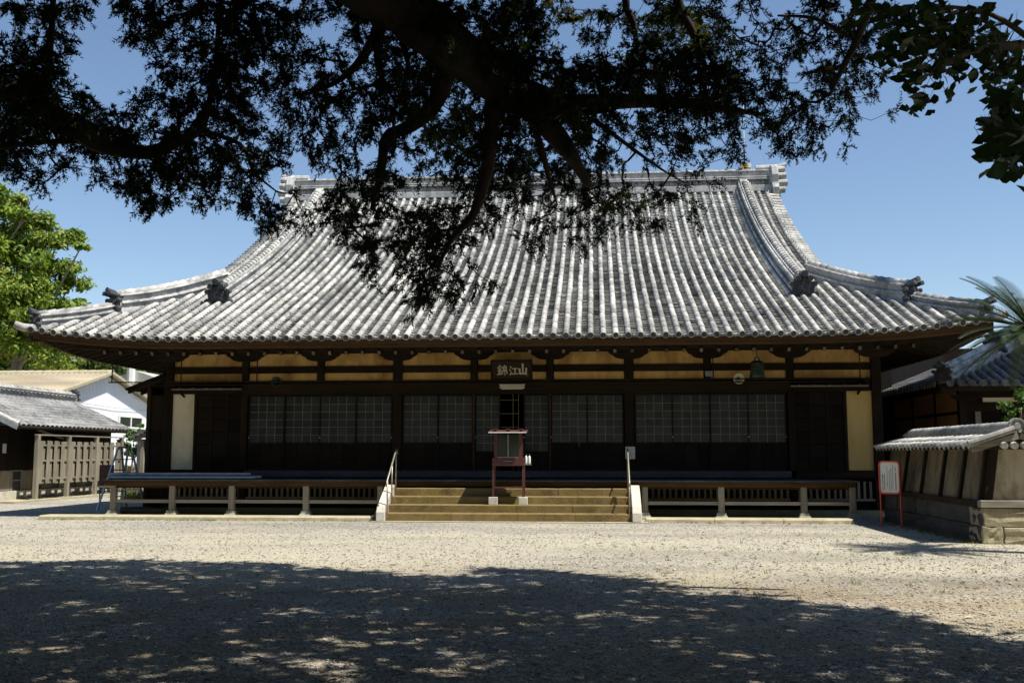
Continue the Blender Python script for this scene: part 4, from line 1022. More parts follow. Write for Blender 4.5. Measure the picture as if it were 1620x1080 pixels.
cap_me = MB(); V, F = half_round(.105, .095, .27); cap_me.add(V.tolist(), [tuple(f) for f in F]); cap_me = cap_me.mesh('coping_cap', M['tile'], True)
mb = MB(); mb.box(XM - .16, XM + .16, WY0 - .05, WY1 - .1, 1.86, 1.935); mb.box(XM - .19, XM + .19, WY0 - .07, WY1 - .1, 1.936, 1.955); mb.box(XM - .13, XM + .13, WY0 - .05, WY1 - .1, 1.956, 2.0); pw(mb, 'coping_ridge', M['tile'])
for k in range(int((WY1 - WY0) / .255)):
    o = link('coping_cap', cap_me, bw); o.location = (XM - bw.location[0], WY0 - .06 + k * .255 - bw.location[1], 1.985 - bw.location[2])
dsk = MB(); dsk.lathe([(.14, .06), (.14, -.02), (.115, -.02), (.105, 0), (.06, 0), (.05, -.015)], (XM, WY0 - .08, 2.0), 18, 1); pw(dsk, 'coping_end_disc', M['tile'])
for s_ in (-1, 1):
    mb = MB(); mb.tube([(XM + s_ * .08, WY0 - .15, 1.95), (XM + s_ * (XM - EX), WY0 - .15, 1.69)], [.06, .065], 10); pw(mb, 'verge_roll', M['tilemid'])
    mb = MB(); mb.beam((XM + s_ * .02, WY0 - .13, 1.83), (XM + s_ * (XM - EX - .06), WY0 - .13, 1.59), .04, .10); pw(mb, 'verge_board', M['greyx'])
for k in range(4):
    mb = MB(); mb.tube([(WX + .36 + k * .17, WY0 - .22, 1.66), (WX + .36 + k * .17, WY0 + .1, 1.72)], .06, 10); pw(mb, 'end_hood_tile', M['tile'])

# ================================================================== second hall on the right
rh = thing('side_hall', 'lower tiled side hall with orange plaster walls behind the boundary wall', 'temple', (11.65, 1.25, 0))
RX, RY, RZE = 10.80, .35, 3.27
_rc = np.polyfit([0, 1.5, 3.2, 5.2], [0, .60, 1.30, 2.25], 3)
def rz(d): return RZE + np.polyval(_rc, d)
Sp, Sr = Soup(), Soup()
def pathd(x0, axis, dmax, ds):
    d = np.linspace(0, dmax, 120); z = rz(d); s = np.concatenate([[0], np.cumsum(np.hypot(np.diff(d), np.diff(z)))]); t = np.arange(0, s[-1], ds); dd = np.interp(t, s, d)
    if axis == 'f': return np.stack([np.full_like(dd, x0), RY + dd, rz(dd)], 1)
    return np.stack([RX + dd, np.full_like(dd, x0), rz(dd)], 1)
for k in range(1, 30):
    x = RX + k * .27; dm = min(5.2, x - RX - .05)
    if dm > .3:
        p = pathd(x, 'f', dm, .36)
        if len(p) > 1: rounds(Sr, p, np.array((1., 0, 0)), .08, .072)
        p = pathd(x + .135, 'f', dm, .16)
        if len(p) > 2: pans(Sp, p, np.array((1., 0, 0)), .27)
    y = RY + k * .27; dm = min(5.2, y - RY - .05)
    if dm > .3:
        p = pathd(y, 's', dm, .36)
        if len(p) > 1: rounds(Sr, p, np.array((0, 1., 0)), .08, .072)
        p = pathd(y + .135, 's', dm, .16)
        if len(p) > 2: pans(Sp, p, np.array((0, 1., 0)), .27)
put(Sr.build('cover_tiles', M['tiledk'], smooth=True), rh); put(Sp.build('pan_tiles', M['tiledk']), rh)
ed = MB(); ed.lathe([(.09, .02), (.09, -.02), (.07, -.02), (.066, 0), (.03, 0), (.02, -.012)], (0,0,0), 14, 1); EDM = ed.mesh('eave_disc', M['tiledk'])
for k in range(1, 30):
    o = link('eave_disc', EDM, rh); o.location = Vector((RX + k * .27, RY - .03, RZE + .035)) - rh.location
    o = link('eave_disc', EDM, rh); o.location = Vector((RX - .03, RY + k * .27, RZE + .035)) - rh.location; o.rotation_euler = (0, 0, R(-90))
mb = MB()                                                     # roof bed
for i in range(8):
    a, b = 5.2 * i / 8, 5.2 * (i + 1) / 8
    mb.add([(RX + a, RY + a, rz(a) - .05), (20, RY + a, rz(a) - .05), (20, RY + b, rz(b) - .05), (RX + b, RY + b, rz(b) - .05)], [(0,1,2,3)])
    mb.add([(RX + a, RY + a, rz(a) - .05), (RX + b, RY + b, rz(b) - .05), (RX + b, 11, rz(b) - .05), (RX + a, 11, rz(a) - .05)], [(0,1,2,3)])
put(mb.build('roof_bed', M['under']), rh)
hp = np.array([(RX + d, RY + d, rz(d) + .03) for d in np.linspace(.25, 2.6, 10)])
o = sweep_ridge(None, hp[::-1], .38, .25, .30, .09, name='corner_ridge'); put(o, rh)
o = ridge_end(None, hp[0] + np.array((-.1, -.1, -.05)), (-1, -1, .1), .42); put(o, rh)
hp = np.array([(RX + d, RY + d, rz(d) + .10) for d in np.linspace(2.4, 5.1, 10)])
o = sweep_ridge(None, hp[::-1], .42, .28, .42, .10, name='corner_ridge'); put(o, rh)
o = ridge_end(None, hp[0] + np.array((-.1, -.1, -.05)), (-1, -1, .1), .50); put(o, rh)
mb = MB(); mb.box(RX + .08, 20, RY + .05, RY + .15, RZE - .16, RZE - .03); put(mb.build('fascia', M['wood']), rh)
mb = MB(); mb.box(RX + .05, RX + .15, RY + .152, 11, RZE - .16, RZE - .03); put(mb.build('fascia', M['woody']), rh)
mb = MB(); mb.add([(RX + .1, RY + .1, RZE - .05), (20, RY + .1, RZE - .05), (20, 1.4, RZE + .12), (RX + .95, 1.4, RZE + .12)], [(0,3,2,1)]); mb.add([(RX + .1, RY + .1, RZE - .05), (RX + .95, 1.4, RZE + .12), (RX + .95, 11, RZE + .12), (RX + .1, 11, RZE - .05)], [(0,3,2,1)]); put(mb.build('soffit', M['boards']), rh)
for k in range(22):
    mb = MB(); mb.beam((RX + .9 + k * .4, RY + .16, RZE - .09), (RX + .9 + k * .4, 1.4, RZE + .07), .06, .08); put(mb.build('rafter', M['woody']), rh)
    mb = MB(); mb.beam((RX + .16, RY + .9 + k * .4, RZE - .09), (RX + .9, RY + .9 + k * .4, RZE + .07), .06, .08); put(mb.build('rafter', M['wood']), rh)
mb = MB(); mb.beam((RX + .1, RY + .1, RZE - .14), (11.75, 1.35, RZE + .06), .12, .16); put(mb.build('hip_rafter', M['wood']), rh)
HX, HY = 11.65, 1.25
def rp(name, mat, *b): 
    mb = MB(); mb.rnd = random.random(); mb.box(*b); return put(mb.build(name, mat), rh)
rp('corner_post', M['woodz'], HX - .08, HX + .1, HY - .08, HY + .1, 0, 3.4)
for y in (3.3, 5.3, 7.3, 9.3): rp('post', M['woodz'], HX - .015, HX + .1, y - .07, y + .07, 0, 3.3)
yb = [HY + .1, 3.23, 3.37, 5.23, 5.37, 7.23, 7.37, 9.23]
for a, b in ((yb[0], yb[1]), (yb[2], yb[3]), (yb[4], yb[5]), (yb[6], yb[7])):
    rp('plaster_panel', M['orange'], HX, HX + .05, a, b, .9, 2.56); rp('plaster_panel', M['orange'], HX, HX + .05, a, b, 2.64, 3.2); rp('rail', M['woody'], HX - .012, HX + .07, a, b, 2.561, 2.639); rp('skirt', M['boards'], HX - .01, HX + .05, a, b, 0, .899)
rp('head_beam', M['woody'], HX - .06, HX + .12, HY + .1, 10, 3.2, 3.42)
rp('front_beam', M['wood'], HX + .1, 19, HY - .06, HY + .1, 2.98, 3.42)
rp('front_plaster', M['cream'], HX + .55, HX + 1.5, HY, HY + .05, 2.86, 2.979); rp('lintel', M['wood'], HX + .1, 19, HY - .04, HY + .08, 2.62, 2.855)
rp('door_post', M['greyx'], HX + .32, HX + .46, HY - .05, HY + .09, 0, 2.62); rp('door_post', M['woodz'], HX + 2.2, HX + 2.34, HY - .05, HY + .09, 0, 2.62)
rp('side_board', M['boards'], HX + .1, HX + .32, HY, HY + .05, 0, 2.62); rp('inner_ceiling', M['black'], HX + .1, 20, HY + .1, 10.5, 3.45, 3.5); rp('rear_wall', M['boards'], HX - .05, 20, 10.5, 10.6, 0, 5.2); rp('inner_dark', M['black'], HX + .46, HX + 2.2, HY + .9, HY + .95, 0, 2.62); rp('front_wall', M['boards'], HX + 2.34, 19, HY, HY + .05, 0, 2.62)
ba = [(-.40,.20),(-.36,.12),(-.26,.08),(-.2,0),(.2,0),(.26,.08),(.36,.12),(.40,.20)]
mb = MB(); mb.prism(ba, (HX + .12, HY - .10, 2.86), (1,0,0), (0,0,1), (0,.08,0)); put(mb.build('bracket_arm', M['wood']), rh)

lk = thing('link_corridor', 'dark corridor walls between the main hall and the side hall, the rear one blackened as shadow', 'corridor', (10.4, 6.5, 0))
mb = MB(); mb.box(9.3, 11.55, 7.0, 7.1, 0, 4.6); put(mb.build('wall', M['boards']), lk)
mb = MB(); mb.box(9.25, 13.5, 8.0, 8.4, 0, 5.6); put(mb.build('back_wall', M['black']), lk)  # near-black sheet standing for the deep shadow in the gap
# ================================================================== outbuilding, fence and shed on the left
ob = thing('outbuilding', 'low dark timber outbuilding with grey pantile roof beside the slatted fence', 'outbuilding', (-18.5, 8, 0))
EXo, RXo, ZEo, ZRo, Y0o, Y1o = -15.95, -18.55, 2.42, 3.62, 4.5, 12.6
So = Soup(); TM = s_tile(.30, .30); TV, TF = np.array(TM.v), np.array(TM.f)
sl2 = math.atan2(ZRo - ZEo, EXo - RXo); Ls = math.hypot(ZRo - ZEo, EXo - RXo)
for sd_ in (1, -1):
    for r_ in range(int(Ls / .26) + 1):
        for k in range(int((Y1o - Y0o) / .285)):
            d = r_ * .26; x = (EXo - d * math.cos(sl2)) if sd_ > 0 else (2*RXo - EXo + d * math.cos(sl2)); z = ZEo + d * math.sin(sl2) + .03
            t = np.array((-sd_ * math.cos(sl2), 0, math.sin(sl2))); u = np.array((sd_ * math.sin(sl2), 0, math.cos(sl2))); s_ = np.array((0, sd_ * 1., 0))
            So.add(np.array((x, Y0o + k * .285 + (0 if sd_ > 0 else .3), z)) + TV[:, :1] * s_ + TV[:, 1:2] * t + TV[:, 2:] * u, TF)
put(So.build('pantiles', M['tilemid']), ob)
mb = MB(); mb.prism([(EXo, ZEo), (RXo, ZRo), (2*RXo-EXo, ZEo), (2*RXo-EXo, ZEo-.06), (RXo, ZRo-.07), (EXo, ZEo-.06)], (0, Y0o, 0), (1,0,0), (0,0,1), (0, Y1o - Y0o, 0)); put(mb.build('roof_bed', M['woody']), ob)
o = sweep_ridge(None, [(RXo, y, ZRo + .02) for y in np.linspace(Y0o - .05, Y1o, 12)], .40, .26, .26, .085, name='ridge'); put(o, ob)
for yy, f in ((Y0o - .12, (0,-1,.05)), (Y1o + .1, (0,1,.05))): put(ridge_end(None, (RXo, yy, ZRo), f, .40), ob)
mb = MB(); mb.beam((EXo + .02, Y0o - .03, ZEo - .06), (RXo, Y0o - .03, ZRo - .06), .04, .16); put(mb.build('barge_board', M['pole']), ob)
mb = MB(); mb.tube([(EXo, Y0o + .05, ZEo + .06), (RXo + .2, Y0o + .05, ZRo - .02)], .06, 8); put(mb.build('verge_roll', M['tile']), ob)
mb = MB(); mb.tube([(EXo + .06, Y0o, ZEo - .06), (EXo + .06, Y1o, ZEo - .06)], .05, 8); put(mb.build('gutter', M['wood']), ob)
OW = -16.75
def obp(name, mat, *b):
    mb = MB(); mb.rnd = random.random(); mb.box(*b); return put(mb.build(name, mat), ob)
for k in range(34):
    y = 4.85 + k * .22; obp('wall_board', M['boards'], OW - .03 + RNG.normal(0, .003), OW, y, y + .212, 1.0 if k > 2 else .42, 2.42)
for k in range(20): obp('gable_board', M['greyx' if False else 'boards'], OW - .22 - k * .2, OW - .03 - k * .2, 4.82, 4.85, .4, 2.5 + min(.9, .08 * k))
obp('footing', M['concrete'], OW - .05, OW + .06, 4.8, 12.3, 0, .34)
for k in range(6): obp('low_panel', M['grey'], OW - .02, OW + .01, 5.0 + k * 1.2, 5.62 + k * 1.2, .36, .99)
for k in range(5):
    y = 5.68 + k * 1.2; w_ = obp('low_window', M['glass'], OW - .02, OW - .01, y, y + .5, .36, .98); fr = MB()
    fr.box(OW - .01, OW + .02, y - .04, y, .34, 1.0); fr.box(OW - .01, OW + .02, y + .5, y + .54, .34, 1.0); fr.box(OW - .009, OW + .021, y, y + .5, .65, .69); fr.box(OW - .009, OW + .021, y, y + .5, .96, 1.0); put(fr.build('window_frame', M['greyy']), ob)
obp('back_wall', M['boards'], OW - 3.8, OW - 3.7, 4.85, 12.3, 0, 2.4); obp('end_wall', M['boards'], OW - 3.7, OW - .04, 12.2, 12.3, 0, 2.4); obp('eave_soffit', M['boards'], OW, EXo, 4.6, 12.5, 2.34, 2.36)
pls = obp('wall_plate_sign', M['white'], OW + .002, OW + .012, 5.05, 5.25, 1.55, 1.85); 
mk = MB(); mk.lathe([(.045, 0), (.045, .003), (.025, .003), (.025, 0)], (OW + .0121, 5.15, 1.73), 10, 0); k_ = mk.build('mark', M['ink'], pls); k_.matrix_parent_inverse = Matrix.Translation(-ob.location)
obp('step_slab', M['curb'], OW + .1, OW + 1.0, 4.2, 12, 0, .06)
# slatted screen fence
fe = thing('slatted_fence', 'tall weathered board screen fence with staggered slats and four posts', 'fence', (-15.9, 8.5, 0))
FX = -15.9; FPY = [5.6, 7.55, 9.5, 11.45]
for i, y in enumerate(FPY):
    mb = MB(); mb.box(FX - .07, FX + .07, y - .07, y + .07, .06, 2.12); put(mb.build('fence_post', M['grey'], bevel=.01), fe)
    mb = MB(); mb.box(FX - .13, FX + .13, y - .13, y + .13, 0, .09); put(mb.build('post_stone', M['base'], bevel=.02), fe)
mb = MB(); mb.box(FX - .06, FX + .06, FPY[0] - .12, FPY[-1] + .12, 2.122, 2.165); put(mb.build('cap_rail', M['greyy']), fe)
for a, b in zip(FPY[:-1], FPY[1:]):
    for z in (.70, 1.28, 1.78): mb = MB(); mb.box(FX - .02, FX + .02, a + .07, b - .07, z, z + .06); put(mb.build('fence_rail', M['greyy']), fe)
    n_ = 8
    for k in range(n_):
        c = a + .07 + (b - a - .14) * (k + .5) / n_; wd = .09
        mb = MB(); mb.rnd = random.random(); dz = RNG.normal(0, .008)
        if k % 2 == 0: mb.box(FX + .021, FX + .04, c - wd - .012, c + wd + .012, .56 + dz, 1.95 + dz)
        else: mb.box(FX - .04, FX - .021, c - wd - .012, c + wd + .012, .56 + dz, 1.95 + dz)
        put(mb.build('fence_slat', M['grey']), fe)
mb = MB(); mb.beam((FX - .3, 6.2, 2.30), (FX - .1, 7.3, 2.05), .16, .03); o = mb.build('loose_board', M['grey']); tag(o, 'loose board leaning between the slatted fence top and the outbuilding eave', 'board')

# white shed with brown sheet roof
SXp = -20.95
sh_ = thing('white_shed', 'white sheet metal shed with brown corrugated roof behind the outbuilding', 'shed', (SXp, 20, 0))
YA, YB_, ZE_, ZP = 15.0, 25.2, 4.05, 5.33; YP = 20.05
mb = MB()
ny = 76; rib = .022
for k in range(ny):
    a, b = YA + .25 + (YB_ - YA - .5) * k / ny, YA + .25 + (YB_ - YA - .5) * (k + 1) / ny; m_ = (a + b) / 2
    def top(y): return ZE_ + (ZP - ZE_) * (1 - abs(y - YP) / (YP - YA)) - .08
    for p, q, x0, x1 in ((a, a + (b-a)*.7, 0, 0), (a + (b-a)*.7, a + (b-a)*.8, 0, rib), (a + (b-a)*.8, a + (b-a)*.9, rib, rib), (a + (b-a)*.9, b, rib, 0)):
        mb.add([(SXp + x0, p, 0), (SXp + x1, q, 0), (SXp + x1, q, top(q)), (SXp + x0, p, top(p))], [(0,1,2,3)])
put(mb.build('gable_wall', M['whitewall']), sh_)
mb = MB(); mb.box(-52, SXp, YA + .3, YA + .4, 0, ZE_); put(mb.build('front_wall', M['whitewall']), sh_)
for s_, (ya, yb) in ((1, (YA - .15, YP)), (-1, (YB_ + .15, YP))):
    mb = MB(); n_ = 120; za = ZE_ - .04
    for k in range(n_):
        x0, x1 = -52 + (52 + SXp + .35) * k / n_, -52 + (52 + SXp + .35) * (k + 1) / n_; xm = (x0 + x1) / 2
        for p, q, h0, h1 in ((x0, xm, 0, .06), (xm, x1, .06, 0)):
            mb.add([(p, ya, za + h0), (q, ya, za + h1), (q, yb, ZP + h1), (p, yb, ZP + h0)], [(0,1,2,3) if s_ > 0 else (0,3,2,1)])
    put(mb.build('roof_sheet', M['brownroof']), sh_)
    mb = MB(); mb.beam((SXp + .33, ya, za + .0), (SXp + .33, yb, ZP + .0), .14, .12); put(mb.build('rake_trim', M['curb']), sh_)
Sx = Soup(); 
for k in range(70):
    V, F = half_round(.14, .12, .45); Sx.add(np.stack([SXp + .36 - k * .44 - V[:, 1], YP + V[:, 0], ZP + .02 + V[:, 2]], 1), F)
put(Sx.build('ridge_caps', M['curb']), sh_)
wy0, wz1 = float(on(188, 659, 0, SXp)[1]), float(on(188, 659, 0, SXp)[2]); wy1, wz0 = float(on(222, 676, 0, SXp)[1]), float(on(222, 676, 0, SXp)[2])
wn = MB(); 
for a, b in ((wy0, (wy0 + wy1) / 2 - .05), ((wy0 + wy1) / 2 + .05, wy1)):
    mb = MB(); mb.box(SXp + .03, SXp + .05, a, b, wz0, wz1); put(mb.build('window_pane', M['clear']), sh_)
for b_ in ((wy0 - .1, wy1 + .1, wz1, wz1 + .08), (wy0 - .1, wy1 + .1, wz0 - .08, wz0), (wy0 - .1, wy0, wz0, wz1), (wy1, wy1 + .1, wz0, wz1), ((wy0 + wy1)/2 - .05, (wy0 + wy1)/2 + .05, wz0, wz1)):
    wn.box(SXp + .026, SXp + .08, *b_)
put(wn.build('window_frame', M['white']), sh_)
mb = MB(); mb.tube([(SXp + .06, YA + 1.2, 3.85), (SXp + .08, YP + 1, 3.72), (SXp + .06, YB_ - .3, 3.74)], .012, 4); o = mb.build('shed_cable', M['pole']); tag(o, 'thin cable slung across the white shed wall', 'cable')
# small things beyond the shed: pale house gable with pole, low garden wall
fh = thing('far_house', 'small pale house with a pole behind the white shed roof', 'house', (-24, 40, 0))
c = at_depth(215, 612, 62)
mb = MB(); mb.box(c[0] - 1.6, c[0] + 1.7, c[1], c[1] + 4, 0, c[2] + .3); put(mb.build('wall', M['whitewall']), fh)
mb = MB(); mb.prism([(-2, 0), (0, .7), (2.1, 0)], (c[0], c[1] - .2, c[2] + .3), (1,0,0), (0,0,1), (0, 4.4, 0)); put(mb.build('roof', M['tile']), fh)
mb = MB(); mb.tube([(c[0] - .2, c[1] - .3, c[2] + .2), (c[0] - .2, c[1] - .3, c[2] + 1.6)], .25, 8); put(mb.build('chimney_pipe', M['white']), fh)
gw = thing('garden_wall', 'low rubble garden wall behind the stepladder', 'wall', (-14, 15, 0))
a, b = at_depth(196, 735, 41), at_depth(240, 735, 40)
for row in range(3):
    for k in range(6):
        q = a + (b - a) * ((k + .5 * (row % 2)) / 6); mb = MB(); s_ = (b - a)[0] / 6; q[2] = .28 + row * .32
        bmv = RNG.normal(0, .03, (8, 3)); bx = np.array([(x, y, z) for x in (-s_/2.1, s_/2.1) for y in (-.2, .2) for z in (-.15, .15)]) + bmv
        mb.add(q + bx, [(0,1,3,2),(4,6,7,5),(0,4,5,1),(2,3,7,6),(0,2,6,4),(1,5,7,3)]); put(mb.build('stone', M['base'], bevel=.03), gw)
gt = thing('small_gate_roof', 'small gabled tile roof on grey posts next to the boarded wing', 'gate', (-11.5, 14, 0))
a, b = at_depth(212, 692, 36), at_depth(246, 676, 36)
for k in range(6):
    q = a + (b - a) * (k / 5); mb = MB(); mb.beam(q + np.array((0,-.2,.03)), q + np.array((0, 2.2, .06)), .24, .08); put(mb.build('roof_tile', M['tiledk']), gt)
mb = MB(); mb.beam(a + np.array((.05,-.1,-.10)), b + np.array((0,-.1,-.10)), .10, .12); put(mb.build('barge_board', M['greyx']), gt)
q = at_depth(232, 700, 36); mb = MB(); mb.box(q[0] - .35, q[0] + .6, q[1], q[1] + .1, 0, 2.05); put(mb.build('panel', M['pole']), gt)
q = at_depth(225, 700, 35.9); mb = MB(); mb.box(q[0] - .06, q[0] + .06, q[1], q[1] + .12, 0, 2.0); put(mb.build('post', M['grey']), gt)
# ================================================================== great conifer over the yard
FLAT = np.array([-math.sin(YAW), math.cos(YAW), 0.0])
def rel(lat, dep, z): q = CAM + RGT * lat + FLAT * dep; return np.array((q[0], q[1], z))
TR = rel(-5.2, 1.0, 0)
con = thing('great_conifer', 'huge old conifer spreading dark drooping branches over the yard', 'tree', tuple(TR))
def bark_tube(pts, rad, n=10, sub=4, wob=.02):
    pts = [np.array(p, float) for p in pts]; out = []; rr_ = []
    for i in range(len(pts) - 1):
        p0, p1, p2, p3 = pts[max(i-1, 0)], pts[i], pts[i+1], pts[min(i+2, len(pts)-1)]
        for k in range(sub):
            t = k / sub; q = .5 * ((2*p1) + (-p0 + p2)*t + (2*p0 - 5*p1 + 4*p2 - p3)*t*t + (-p0 + 3*p1 - 3*p2 + p3)*t**3)
            r_ = rad[i] + (rad[i+1] - rad[i]) * t; out.append(q + RNG.normal(0, wob, 3) * r_ * 3); rr_.append(r_ * (1 + RNG.normal(0, .05)))
    out.append(pts[-1]); rr_.append(rad[-1]); mb = MB(); mb.tube(out, rr_, n); return mb, np.array(out)
mb, _ = bark_tube([TR + (0,0,-.2), TR + (.05,.1,2), TR + (-.05,.1,5), TR + (.1,.3,8), TR + (.2,.4,12), TR + (.1,.3,15)], [.75,.6,.52,.45,.25,.08], 16); put(mb.build('trunk', M['bark'], smooth=True), con)
def D(px, py, dep): return at_depth(px, py, dep / (ray(px, py) @ FWD))
KN = [TR + (.1,.3,8), rel(-2.5, 4, 8.6), rel(.5, 8, 8.1), rel(2.2, 9.6, 7.5), rel(4.2, 10.2, 7.1), rel(6.0, 10.0, 6.6)]
LIMBS = [
 ([TR + (0,.2,6.2), rel(-3.6, 5, 6.6), D(540,-60,8.5), D(640,10,9), D(720,80,9.5), D(800,140,10), D(860,190,10.3), D(905,250,10.5), D(932,294,10.7)], [.34,.31,.28,.26,.235,.20,.13,.08,.035]),
 ([D(790,130,10), D(900,165,10.3), D(1000,160,10.6), D(1100,165,10.8), D(1205,182,11)], [.15,.11,.08,.05,.02]),
 ([D(708,98,9.6), D(690,160,9.8), D(650,198,9.9), D(612,218,10), D(603,270,10.1), D(588,332,10.2)], [.10,.085,.07,.06,.045,.02]),
 ([D(612,5,9), D(585,75,9.3), D(540,125,9.6), D(478,152,9.8)], [.06,.045,.03,.012]),
 ([D(608,10,9), D(597,90,9.3), D(602,128,9.4), D(560,142,9.6)], [.045,.035,.025,.01]),
 ([D(622,12,9), D(640,80,9.3), D(652,122,9.5)], [.04,.03,.012]),
 ([TR + (0,.2,4.6), rel(-5.0, 4.5, 4.9), D(-90,70,8.3), D(0,135,8.6), D(60,165,8.8), D(150,225,9.1), D(230,241,9.3), D(285,222,9.5), D(320,196,9.6), D(340,120,9.8), D(346,40,10), D(352,-30,10)], [.19,.16,.13,.11,.095,.08,.065,.05,.04,.03,.025,.02]),
 ([D(310,205,9.6), D(380,228,9.7), D(402,272,9.8), D(440,305,9.9)], [.025,.02,.015,.006]),
 ([D(60,165,8.8), D(72,120,8.9), D(80,60,9), D(85,-20,9.1)], [.05,.04,.03,.025]),
 ([D(150,222,9.1), D(70,225,9.2), D(10,232,9.3), D(-50,235,9.3)], [.03,.025,.018,.012]),
 (KN, [.22,.2,.16,.12,.09,.05]),
 ([KN[4], D(1390,-30,10), D(1355,65,10.1), D(1330,114,10.2), D(1312,152,10.3)], [.06,.05,.04,.03,.012]),
 ([KN[3], D(1000,-30,10), D(1003,40,10.1), D(1010,90,10.2)], [.06,.045,.035,.012]),
 ([KN[3], D(1072,-30,10), D(1098,55,10.2), D(1112,104,10.3), D(1118,200,10.6)], [.07,.055,.045,.035,.012]),
 ([D(780,140,10), D(775,230,10.2), D(765,290,10.3), D(745,345,10.4), D(716,376,10.5), D(690,430,10.6)], [.09,.075,.06,.045,.03,.01]),
 ([D(840,185,10.3), D(858,240,10.4), D(868,280,10.5), D(880,320,10.6)], [.05,.035,.025,.01]),
 ([D(940,190,10.5), D(1000,235,10.7), D(1050,270,10.8), D(1085,290,10.9)], [.03,.02,.012,.006]),
 ([D(1355,65,10.1), D(1290,30,10.2), D(1230,25,10.3)], [.025,.02,.01]),
]
NODES = []
for pts, rad in LIMBS:
    mb, path = bark_tube(pts, rad, 12 if max(rad) > .1 else 7); put(mb.build('limb', M['bark'], smooth=True), con)
    for a, b in zip(path[:-1], path[1:]):
        NODES.append(a); NODES.append((a + b) / 2)

GRID = """
677671668899999999|899999999988567578|885643566753000000
016200446679988845|467899889874632788|884366777752000000
568710145689988735|246679999865336788|996466646753000000
877300004779877446|446886999999876888|998245378643000000
999200004679986677|457886799999999887|999776377653000000
789762345789953775|557884799988865578|998876777420000000
788998826788871577|576678999999988567|867076565100000000
877899988898778246|546358999864984456|666056444000000000
866655478877771345|656357899856786335|467100000000000000
145214788757630003|777136788767853134|342000000000000000
000001476255675426|776114677766888656|420000000000000000
000000000010065526|742566655655676554|300000000000000000
000000000000000004|676688553452540000|000000000000000000
000000000000000003|366777100000200000|000000000000000000
000000000000000000|341688550000000000|000000000000000000
000000000000000000|000566100000000000|000000000000000000
000000000000000000|000300000000000000|000000000000000000
"""
rows = [r_.replace('|', '') for r_ in GRID.strip().split('\n')]
def vnoise(x, y, seed=0):
    r_ = np.random.default_rng(seed); T = r_.random((64, 64)); xi, yi = int(math.floor(x)), int(math.floor(y)); fx, fy = x - xi, y - yi
    fx, fy = fx*fx*(3-2*fx), fy*fy*(3-2*fy)
    return (T[xi % 64, yi % 64]*(1-fx) + T[(xi+1) % 64, yi % 64]*fx)*(1-fy) + (T[xi % 64, (yi+1) % 64]*(1-fx) + T[(xi+1) % 64, (yi+1) % 64]*fx)*fy
VN = {}
def tuft(S, c, d, size, nb, wid, rnd, spread=.75):
    """a spray of flat needles fanning out from c along d"""
    d = d / (np.linalg.norm(d) + 1e-9); V = np.empty((nb, 4, 3))
    dirs = d + RNG.normal(0, spread, (nb, 3)); dirs /= np.linalg.norm(dirs, axis=1)[:, None]
    side_ = np.cross(dirs, RNG.normal(0, 1, (nb, 3))); side_ /= np.linalg.norm(side_, axis=1)[:, None]
    L = size * RNG.uniform(.55, 1.1, nb)[:, None]; st = c + dirs * L * .05
    V[:, 0] = st; V[:, 1] = st + dirs * L * .5 + side_ * wid; V[:, 2] = st + dirs * L; V[:, 3] = st + dirs * L * .5 - side_ * wid
    S.add(V.reshape(-1, 3), np.arange(nb * 4).reshape(nb, 4), rnd)
clusters = []
for j, r_ in enumerate(rows):
    for i, ch in enumerate(r_):
        d = int(ch)
        if d == 0: continue
        n_ = RNG.poisson(.12 * d * d + .08 * d)
        for _k in range(n_):
            px, py = 30 * (i + RNG.uniform(-.05, 1.05)), 30 * (j + RNG.uniform(-.05, 1.05))
            base = 9.0 + min(1.6, px / 700) + (py / 500) * .4
            dep = base + 2.4 * (vnoise(px / 150, py / 150, 3) - .4) + RNG.normal(0, .35)
            clusters.append((D(px, py, dep), d))
C = np.array([c for c, _ in clusters]); tree_n = np.array(NODES)
# twigs: every spray joins the nearest wood already grown
dist0 = np.min(np.linalg.norm(C[:, None] - tree_n[None, ::2], axis=2), axis=1); order = np.argsort(dist0)
nodes = np.zeros((len(tree_n) + len(C), 3)); nodes[:len(tree_n)] = tree_n; cnt = len(tree_n); par = {}; idx = {}
for k in order:
    dd = np.linalg.norm(nodes[:cnt] - C[k], axis=1); dd[cnt:] = 9; m_ = int(np.argmin(dd + np.where(nodes[:cnt, 2] < C[k, 2] - .05, .08, 0))); par[cnt] = m_; nodes[cnt] = C[k]; idx[k] = cnt; cnt += 1
load = np.ones(cnt)
for q in range(cnt - 1, len(tree_n) - 1, -1): load[par[q]] += load[q]
TW = MB()
for q in range(len(tree_n), cnt):
    a, b = nodes[par[q]], nodes[q]; L = np.linalg.norm(b - a)
    if L < .02: continue
    r0 = min(.03, .0028 * math.sqrt(load[q]) + .0015); m_ = (a + b) / 2 + RNG.normal(0, .10, 3) * L + np.array((0, 0, -.06 * L))
    TW.tube([a, m_, b], [r0, r0 * .9, r0 * .7], 3, False)
put(TW.build('twigs', M['bark'], kind='stuff'), con)
Sn, Sh = Soup(), Soup()
